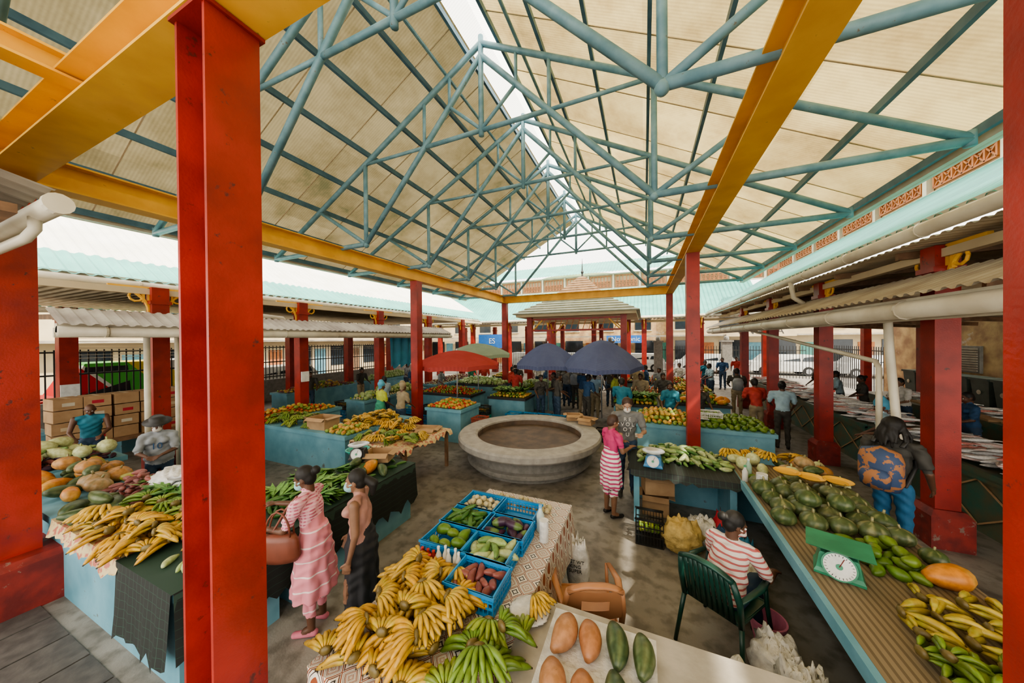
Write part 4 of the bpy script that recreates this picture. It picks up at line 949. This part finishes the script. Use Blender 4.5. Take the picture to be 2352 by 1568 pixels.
g=Geo(); bottle(g,-.98,3.02,TZ+.01,.04,.26,(.55,.65,.62),(.2,.4,.6)); g.build('spray_bottle')
def roll(x,y,z,r=.055,h=.2):
    g=Geo(); g.add(lathe([(.018,0),(r,0),(r,h),(.018,h)],18,(x,y,z)),'bag',smooth=False); g.build('paper_towel_roll')
roll(-.90,2.88,TZ+.01,.045,.2)
for i,(x,y,r_) in enumerate(((-1.55,3.4,.12),(-1.3,3.42,.1),(-1.08,3.38,.1))): 
    heap('bagged_vegetables',onion,x-r_,x+r_,y-.09,y+.09,TZ+.01,.065,.05)
blob('folded_plastic_bags',-.76,2.08,TZ+.01,.14,.13,.04,'bag',3,rough=.1)
hands('small_banana_hand',HY,-.86,-.66,1.99,2.17,TZ+.04,.2,1,.7)
counter(1.2,2.35,1.5,5.9,TZ,open_sides='W'); 
g=Geo(); g.add(box(1.17,1.215,1.5,5.0,.80,.90),'stall'); g.build('counter_edge_trim')
drape('woven_mat_cover',1.23,2.34,1.5,5.88,TZ,(0,0,0,.15),'mat',.02)
hands('green_plantain_pile',HPG,1.40,2.1,1.95,2.66,TZ,.19,2,.95,-1.1)
hands('yellow_plantain_pile',HP,1.50,2.35,2.66,3.40,TZ,.21,1,1.0,-1.2,skip=lambda x,y: x<1.72 and y>3.1)
g=Geo(); put(g,papaya[0],2.16,3.55,TZ,-1.2,1.1); g.build('papaya')
heap('avocado_pile',avocado,1.66,2.14,3.45,3.98,TZ,.115,.12)
heap('striped_pumpkin_pile',pumpkin,1.26,2.3,4.0,5.05,TZ,.19,.15,.95,up=True)
heap('small_pumpkin_pile',pumpkin,2.12,2.34,3.72,4.0,TZ,.2,.05,.8,up=True)
heap('avocado_row',avocado,1.3,1.75,5.05,5.3,TZ,.13,.02)
heap('squash_pile',gsq+orange_pumpkin+gourd,1.75,2.35,5.1,5.9,TZ,.17,.12,.85)
g=Geo()
for x,y in((1.9,5.02),(2.15,5.0),(1.7,5.12)): g.add(lathe([(.05,0),(.10,.01),(.14,.035),(.135,.035),(.09,.015),(.02,.012)],18,(x,y,TZ+.18)),'yellow')
g.build('yellow_plastic_plates')
heap('gourd_pile',gourd,1.22,1.65,5.45,5.9,TZ,.17,.1,.85,up=True)
roll(1.36,4.85,TZ+.01,.06,.22)
g=Geo(); bottle(g,1.32,5.25,TZ,.04,.28,(.35,.5,.4),(.7,.7,.7)); bottle(g,1.25,5.12,TZ,.035,.22,(.7,.7,.66),(.1,.4,.2)); g.build('water_bottles')
def scale2(name,x,y,z,yaw,mat,s=1,pan=False):
    g=Geo(); T=(rz(yaw)*s,A(x,y,z))
    P=[np.array([[a*q,b*q*.75,zz] for a,b in((-1,-1),(1,-1),(1,1),(-1,1))]) for q,zz in((.155,0),(.155,.02),(.14,.05),(.12,.17),(.11,.18))]
    g.add(rings(P),mat,T=T); q=rx(math.pi/2-.25); o=A(0,-.10,.11)
    for prof,mm,n in(([(.02,0),(.10,0),(.11,.012),(.11,.03),(.02,.03)],mat,28),([(.001,.03),(.098,.03),(.098,.034),(.001,.034)],'signwhite',28),([(.001,.036),(.022,.036),(.022,.038),(.001,.038)],'scalegreen',16)):
        V,F=lathe(prof,n); g.add((V@q.T+o,F),mm,T=T)
    for k in range(24):
        a=k*math.pi/12; g.add(bar(q@A(.078*math.cos(a),.078*math.sin(a),.037)+o,q@A(.092*math.cos(a),.092*math.sin(a),.037)+o,.003,.002),'dark',T=T)
    g.add(bar(q@A(0,0,.04)+o,q@A(.03,.07,.04)+o,.005,.003),'reddark',T=T)
    g.add(box(-.03,.03,-.03,.03,.17,.23),mat,T=T)
    if pan: g.add(lathe([(.03,.23),(.13,.235),(.19,.27),(.185,.27),(.12,.242),(.02,.238)],24),'metal',smooth=True,T=T)
    else: g.add(rings([np.array([[a*q_,b*q_*.8,zz] for a,b in((-1,-1),(1,-1),(1,1),(-1,1))]) for q_,zz in((.17,.23),(.20,.245),(.205,.25))]),mat,T=T)
    g.build(name)
scale2('green_kitchen_scale',1.46,3.40,TZ+.01,-.35,'scalegreen',.95)
flat('scaleblue',(.05,.22,.42),.4)
scale2('blue_weighing_scale',.12,5.22,TZ+.01,-.1,'scaleblue',.85,True)
scale2('weighing_scale',-4.05,3.5,TZ+.15,.5,'dark',.8,True); scale2('weighing_scale',-5.3,1.98,TZ+.1,.8,'dark',.7,True)
counter(-.2,1.2,5.0,6.05,TZ,open_sides='SW',topmat='dark')
drape('black_table_cover',-.2,1.19,5.0,5.9,TZ,(.09,0,.05,0),'blackcloth',.03)
heap('cucumber_and_squash_pile',marrow+cuke+marrow,-.1,1.15,5.35,6.0,TZ,.10,.16); hands('banana_pile',HY,1.1,2.3,5.92,6.2,TZ+.05,.2,1)
counter(-.2,2.45,7.78,9.2,TZ)
heap('mango_pile',mango,-.15,1.0,7.82,9.1,TZ,.10,.18); heap('avocado_pile',avocado,1.1,2.4,7.82,9.1,TZ,.12,.12); 
crate('white_crate',1.35,8.4,TZ+.1,.5,.35,.16,mat='bag',fill=avocado,step=.12)
crate('black_crate',.05,4.72,0,.34,.30,.36,mat='blackcrate',fill=lime,step=.07,peak=.02); 
blob('yellow_produce_sack',.45,4.66,0,.24,.22,.42,'sack',5,True,.22); blob('white_produce_sack',.72,4.95,0,.2,.2,.35,'bag',6,True)
def cbx(name,x,y,z,w,d,h,yaw=0,openf=True):
    g=Geo(); T=(rz(yaw),A(x,y,z)); t=.006
    g.add(box(-w/2,w/2,-d/2,d/2,0,t),'card',T=T)
    for a in(-1,1): g.add(box(-w/2,w/2,a*d/2-t/2,a*d/2+t/2,0,h),'card',T=T); g.add(box(a*w/2-t/2,a*w/2+t/2,-d/2,d/2,0,h),'card',T=T)
    if openf:
        for a in(-1,1):
            g.add(bar((0,a*d/2,h),(0,a*(d/2+.08),h-.05),w,.005),'card',T=T); g.add(bar((a*w/2,0,h),(a*(w/2+.09),0,h-.02),d,.005),'card',T=T)
    else:
        g.add(box(-w/2,w/2,-d/2,d/2,h-t,h),'card',T=T); g.add(box(-w/2-.001,w/2+.001,-.03,.03,h,h+.002),'cream',T=T)
        for a in(-1,1): g.add(box(a*w/2-.005,a*w/2+.005,-d*.22,d*.22,h*.3,h*.6),['bagred','cream','white','card'][int(abs(x*7+y*13+z*5))%4],T=T)
    g.build(name)
flat('bagred',(.45,.03,.05)); flat('bagblue',(.03,.2,.35)); flat('pinkbucket',(.6,.2,.3))
cbx('cardboard_box',.15,5.55,0,.38,.3,.3); cbx('cardboard_box',.18,5.5,.36,.42,.32,.28,.2)
blob('red_shopping_bag',.98,5.0,0,.14,.16,.42,'bagred',8,True,.08); blob('blue_shopping_bag',1.03,4.35,0,.13,.22,.5,'bagblue',9,True,.1); blob('dark_bag',.95,4.72,0,.18,.16,.35,'navy_tee',10,True,.12)
blob('white_plastic_bag',.98,3.98,0,.15,.2,.42,'bag',11,True); blob('white_plastic_bag',.96,3.08,0,.18,.2,.42,'bag',12,True,.25); blob('white_plastic_bag',.56,2.64,0,.26,.17,.46,'bag',13,True,.25); blob('white_plastic_bag',.98,2.66,0,.16,.2,.6,'bag',14,True,.25)
g=Geo(); g.add(lathe([(.10,0),(.14,.20),(.15,.2),(.15,.22),(.135,.22),(.1,.02)],24,(1.03,3.55,0)),'pinkbucket',smooth=False); g.build('pink_bucket')
def chair(name,x,y,yaw,mat,slats=True):
    g=Geo(); T=(rz(yaw),A(x,y,0)); s=.24
    V=[];F=[]; n=8
    for i in range(n+1):
        for j in range(n+1): 
            u=-s+2*s*i/n; v=-s+2*s*j/n; V.append((u*(1-.08*(v<0)),v,.43-.02*math.cos(u/s*1.4)*math.cos(v/s*1.2)+(.02 if v<-.2 else 0)))
    for i in range(n):
        for j in range(n): a=i*(n+1)+j; F.append((a,a+n+1,a+n+2,a+1))
    g.add((np.array(V),F),mat,smooth=True,T=T); g.add(tube([(-s,s,.42),(s,s,.42),(s*.92,-s,.44),(-s*.92,-s,.44),(-s,s,.42)],.015,6),mat,T=T)
    for a in(-1,1):
        g.add(tube([(a*s,s-.01,.64),(a*(s+.01),s-.01,.42),(a*(s+.05),s+.04,0)],[.018,.026,.022],8,.7),mat,smooth=True,T=T)
        g.add(tube([(a*s*.95,-s,.45),(a*(s+.03),-s-.09,0)],[.028,.022],8,.7),mat,smooth=True,T=T)
        g.add(tube([(a*s*.95,-s,.42),(a*s*.98,-s-.05,.65),(a*s*.86,-s-.11,.84)],[.028,.030,.028],8,.8),mat,smooth=True,T=T)
        g.add(tube([(a*s*.97,-s-.05,.66),(a*(s+.04),0,.67),(a*(s+.02),s*.9,.65)],[.022,.032,.024],8,.5),mat,smooth=True,T=T)
    g.add(tube([(a*s*.86,-s-.11-.03*(1-abs(a)),.84+.06*(1-a*a)) for a in np.linspace(-1,1,9)],.034,8,.6),mat,smooth=True,T=T)
    if slats:
        for k in range(9):
            a=-.76+k*.19; g.add(tube([(a*s*.95,-s-.01,.44),(a*s*.93,-s-.07,.66),(a*s*.88,-s-.13,.86+.04*(1-a*a))],[.020]*3,6,.4,up=(0,1,0)),mat,smooth=True,T=T)
    else:
        V=[];F=[]
        for i in range(9):
            a=-1+i*.25
            for k in range(4):
                z=.60+.09*k; V.append((a*s*.9,-s-.04-.09*(z-.5)/.35-.03*(1-a*a),z))
        for i in range(8):
            for k in range(3):
                if k==1 and 2<=i<=5: continue
                F.append((i*4+k,i*4+k+1,i*4+k+5,i*4+k+4))
        g.add((np.array(V),F),mat,smooth=True,T=T)
    g.build(name)
chair('green_plastic_chair',.66,3.38,W2(.55,.84),'greenplastic'); chair('brown_plastic_chair',-.49,2.80,W2(-.35,.9),'brownplastic',False)
blob('white_rice_bag',-.70,3.50,0,.13,.12,.6,'bag',20,True,.08)
g=Geo(); g.add(text('NET WT\nKING\nSUPER',.05,.003),'signdark',T=(TX(A(-.1,1,0)),A(-.70,3.36,.34))); g.build('rice_bag_print')
# left block
counter(-8.2,-3.38,1.2,2.1,TZ,open_sides='N'); counter(-4.35,-3.38,2.1,3.95,TZ,open_sides='W')
drape('floral_tablecloth',-6.05,-4.3,1.2,2.08,TZ,(.13,0,0,0),'floral',.04)
drape('black_net_tablecloth',-4.35,-3.37,1.19,3.96,TZ+.002,(.60,.5,0,.55),'blackcloth',.08)
hands('banana_pile',HY,-5.5,-3.95,1.22,1.62,TZ,.18,2); hands('green_banana_pile',HG,-5.4,-4.2,1.5,1.85,TZ,.18,2);hands('banana_pile',HY,-4.6,-3.8,1.62,2.08,TZ,.19,2)
heap('purple_sweet_potato_pile',sweetp,-6.5,-5.3,1.62,2.08,TZ,.12,.26); heap('pumpkin_pile',orange_pumpkin+papaya+gsq,-8.1,-6.5,1.3,2.05,TZ,.22,.2)
heap('dark_squash_pile',gsq,-6.1,-5.4,1.22,1.65,TZ,.19,.14,1.1); heap('cabbage_pile',cabbage+marrow,-3.95,-3.45,1.3,2.0,TZ,.13,.1,.85)
blob('bag_of_green_beans',-5.6,2.0,TZ+.1,.25,.2,.24,'bag',30,rough=.25)
g=Geo()
for i in range(18): put(g,random.choice(greens),R(-6,-4.8),R(1.8,2.1),TZ+.12,mat='leaf')
g.build('green_beans_pile')
heap('cucumber_pile',cuke,-4.3,-3.45,2.15,2.7,TZ,.1,.12); heap('squash_and_papaya_pile',gsq+papaya+cuke+cuke,-4.25,-3.45,3.0,3.9,TZ,.17,.12)
g=Geo()
for i in range(26): put(g,random.choice(greens),R(-4.3,-3.6),R(2.3,3.2),TZ+.04,mat='leaf')
g.build('leafy_greens_pile')
flat('tealplastic',(.02,.35,.28),.4)
g=Geo(); g.add(lathe([(.1,0),(.17,.09),(.18,.09),(.18,.1),(.16,.1),(.09,.01),(.01,.01)],24,(-4.25,3.65,TZ+.12)),'tealplastic'); g.build('teal_plastic_basin')
cbx('cardboard_box',-3.85,3.72,TZ+.08,.36,.28,.14,.4)
g=Geo(); g.add(box(-4.6,-3.9,3.98,4.4,.4,.46),'wood')
for x in(-4.55,-3.95):
    for y in(4.02,4.36): g.add(box(x-.02,x+.02,y-.02,y+.02,0,.4),'wood')
g.build('low_wooden_bench')
counter(-8.6,-5.6,4.5,5.3,TZ); counter(-6.4,-5.5,5.3,6.4,TZ,open_sides='W')
def woodtable(x0,x1,y0,y1,z):
    g=Geo(); g.add(box(x0,x1,y0,y1,z-.04,z),'wood'); g.add(box(x0+.05,x1-.05,y0+.04,y0+.07,z-.14,z-.04),'wood'); g.add(box(x0+.05,x1-.05,y1-.07,y1-.04,z-.14,z-.04),'wood')
    for x in(x0+.07,x1-.07):
        for y in(y0+.07,y1-.07): g.add(box(x-.03,x+.03,y-.03,y+.03,0,z-.04),'wood')
    g.build('wooden_table')
woodtable(-5.4,-4.0,4.45,5.9,.82); drape('yellow_tablecloth',-5.39,-4.0,4.46,5.88,.82,(.05,0,0,.05),'floral')
hands('banana_pile',HG+HY,-5.3,-4.05,4.5,5.1,.83,.2,1); hands('banana_pile',HY,-5.3,-4.6,5.0,5.8,.83,.2,2); cbx('cardboard_box',-4.4,5.6,.84,.4,.35,.05,.3)
hands('banana_pile',HY,-6.4,-5.6,5.0,6.3,TZ,.2,2); hands('green_banana_pile',HG,-8.4,-6.9,4.6,5.2,TZ,.22,2); heap('mango_pile',mango,-6.3,-5.6,4.55,5.2,TZ,.1,.1)
cbx('cardboard_box',-6.7,4.85,TZ,.5,.4,.25,.1,True)
counter(-5.75,-4.55,7.2,8.3,.9); heap('tomato_pile',tomato+mango,-5.7,-4.6,7.25,8.2,.9,.08,.12); 
for k,(y0,y1) in enumerate(((-.6,2.4),(3.4,6.6),(7.4,10.6),(11.2,15))):
    counter(-9.2,-8.3,y0,y1,TZ); counter(-13.2,-12.2,y0,y1,TZ)
    its=[sweetp+aub,mango+tomato,cabbage+lime+onion,onion+sweetp][k]
    heap('mixed_vegetable_pile',its,-9.15,-8.35,y0+.1,y1-.1,TZ,.12,.2); heap('mixed_vegetable_pile',[mango+onion,tomato+lime,sweetp+mango,cabbage][k],-13.1,-12.3,y0+.1,y1-.1,TZ,.15,.2)
heap('pale_squash_pile',marrow+gourd,-9.15,-8.3,.9,2.3,TZ+.1,.2,.15)
for i in range(7):
    for j in range(4): cbx('stacked_carton',-11.6,2.45+i*.42,.60+j*.26,.45,.38,.24,R(-.08,.08),False)
g=Geo(); g.add(box(-11.95,-11.2,2.2,5.3,.52,.6),'wood')
for y in(2.3,5.2): g.add(box(-11.9,-11.25,y-.05,y+.05,0,.52),'wood')
g.build('wooden_shelf')
specs=[(-5.0,-3.6,9.6,10.6,mango+lime),(-4.9,-3.2,11.8,12.8,cabbage+lime),(-.9,.4,9.9,11.0,mango+avocado),(.9,2.3,10.6,11.8,lime+avocado+papaya[:1]),(-.7,.9,12.0,13.0,tomato+onion),(1.0,2.3,13.0,14.4,mango),(-7.9,-5.6,9.5,10.6,tomato+lime),(-7.9,-5.6,12.0,13.0,onion+cabbage),(-.8,2.2,15.2,16.4,tomato+lime),(-7.5,-6.2,14.8,16,mango)]
for x0,x1,y0,y1,it in specs:
    counter(x0,x1,y0,y1,TZ,topmat='dark')
    heap('mixed_produce_pile',it,x0+.05,x1-.05,y0+.05,y1-.05,TZ,.115,.2)
for i,(x,y) in enumerate(((-7.3,8.6),(-6.75,8.7),(-5.0,9.2),(2.0,12.4),(1.4,12.3),(-2.9,14.6),(-6.6,13.6),(-7.1,11.2),(.7,13.6),(-.2,13.4),(-10.2,8.2),(-10.2,9.0),(-10.4,6.0))):
    crate('stacked_crate',x,y,0,.5,.38,.3,mat=['blackcrate','crate','tealplastic'][i%3],fill=[lime,tomato,onion,mango][i%4],step=.1)
    crate('stacked_crate',x,y,.31,.5,.38,.28,mat=['crate','blackcrate','blackcrate'][i%3],fill=[cabbage,None,mango,lime][i%4],step=.1)
g=Geo()
for i in range(40): put(g,random.choice(greens),R(-4.8,-3.8),R(9.8,10.4),TZ+.15,mat='leaf')
g.build('leafy_greens_pile')
g=Geo()
for i in range(40): put(g,random.choice(greens),R(-.7,.2),R(10.1,10.8),TZ+.15,mat='leaf')
g.build('leafy_greens_pile')
for i in range(4): crate('blue_stacked_crate',-3.75+i*.46,9.0+R(-.04,.04),0,.42,.36,.26,fill=[lime,marrow,tomato,onion][i],step=.1)
for i in range(4): crate('blue_stacked_crate',-3.75+i*.46,9.0+R(-.04,.04),.27,.42,.36,.26,fill=[marrow,lime,None,cuke][i],step=.1)
flat('redcrate',(.45,.10,.06)); 
crate('red_crate',-4.35,7.9,.0,.36,.38,.3,mat='redcrate',fill=lime,step=.09); crate('red_crate',-4.35,7.9,.31,.36,.38,.28,mat='redcrate',fill=None); crate('green_crate',-4.3,8.5,0,.46,.36,.3,mat='tealplastic',fill=marrow,step=.1); crate('black_crate',-1.0,8.9,0,.5,.4,.3,mat='blackcrate',fill=lime,step=.1)
for (x,y) in((-1.35,8.0),(-1.75,8.28)): cbx('cardboard_box',x,y,.655,.34,.26,.16,R(-.3,.3))
def umbrella(name,x,y,r,z0,z1,mat,n=8,tilt=0):
    g=Geo(); P=[]; m_=n*4
    for t in np.linspace(0,1,6):
        th=np.arange(m_)*2*math.pi/m_; sag=1-.06*t*np.abs(np.sin(th*n/2)); rr=max(r*t,.01)*sag
        P.append(np.stack([rr*np.cos(th),rr*np.sin(th),z1-(z1-z0)*t**1.6*np.ones(m_)+.03*t*np.abs(np.sin(th*n/2))],1))
    V,F=rings(P,caps=False)
    val=P[-1].copy(); val[:,2]-=.13; V2,F2=rings([P[-1],val],caps=False)
    Rm=rx(tilt); c=A(x,y,0)
    def tr(V): return (V-A(0,0,z1))@Rm.T+A(0,0,z1)+c
    g.add((tr(V),F),mat,smooth=False); g.add((tr(V2),F2),mat)
    for k in range(n):
        a=k*2*math.pi/n; pts=[tr(A([r*t*math.cos(a),r*t*math.sin(a),z1-.015-(z1-z0)*t**1.6]))[0] for t in np.linspace(.02,1,6)]; g.add(tube(pts,.008,4),'metal')
        g.add(tube([tr(A([0,0,z0-.05]))[0],pts[3]],.006,4),'metal')
    g.add(tube([(x,y,0),(x,y,z1+.06)],.022,8),'metal'); g.add(lathe([(.22,0),(.22,.06),(.04,.1)],16,(x,y,0)),'stone')
    g.build(name)
umbrella('red_market_umbrella',-5.9,9.12,1.5,1.98,2.45,'umbR'); umbrella('pale_green_umbrella',-6.4,11.5,1.4,2.2,2.66,'umbG')
umbrella('blue_market_umbrella',-3.35,11.4,1.25,1.85,2.66,'umbB'); umbrella('blue_market_umbrella',-1.35,11.0,1.35,1.9,2.76,'umbB',tilt=.06)
# lights, world, camera
w=bpy.data.worlds.new('World'); bpy.context.scene.world=w; w.use_nodes=True; bgn=w.node_tree.nodes['Background']; bgn.inputs[0].default_value=(1,.95,.86,1); bgn.inputs[1].default_value=3.9
s=bpy.data.lights.new('sun','SUN'); s.energy=8.5; s.angle=.02; s.color=(1,.92,.77); so=bpy.data.objects.new('sun',s); bpy.context.scene.collection.objects.link(so); so.rotation_euler=(math.radians(18),math.radians(38),0)
try: bpy.context.scene.view_settings.look='AgX - Medium High Contrast'
except Exception: pass
cam=bpy.data.cameras.new('camera'); co=bpy.data.objects.new('camera',cam); bpy.context.scene.collection.objects.link(co); cam.lens=11; cam.sensor_width=36; cam.clip_start=.05; cam.clip_end=500
Mx=Matrix.Rotation(math.radians(22.9),4,'Z')@Matrix.Rotation(math.radians(90-.35),4,'X')@Matrix.Rotation(math.radians(-.5),4,'Z')
co.matrix_world=Matrix.Translation((0,0,2.8))@Mx; bpy.context.scene.camera=co
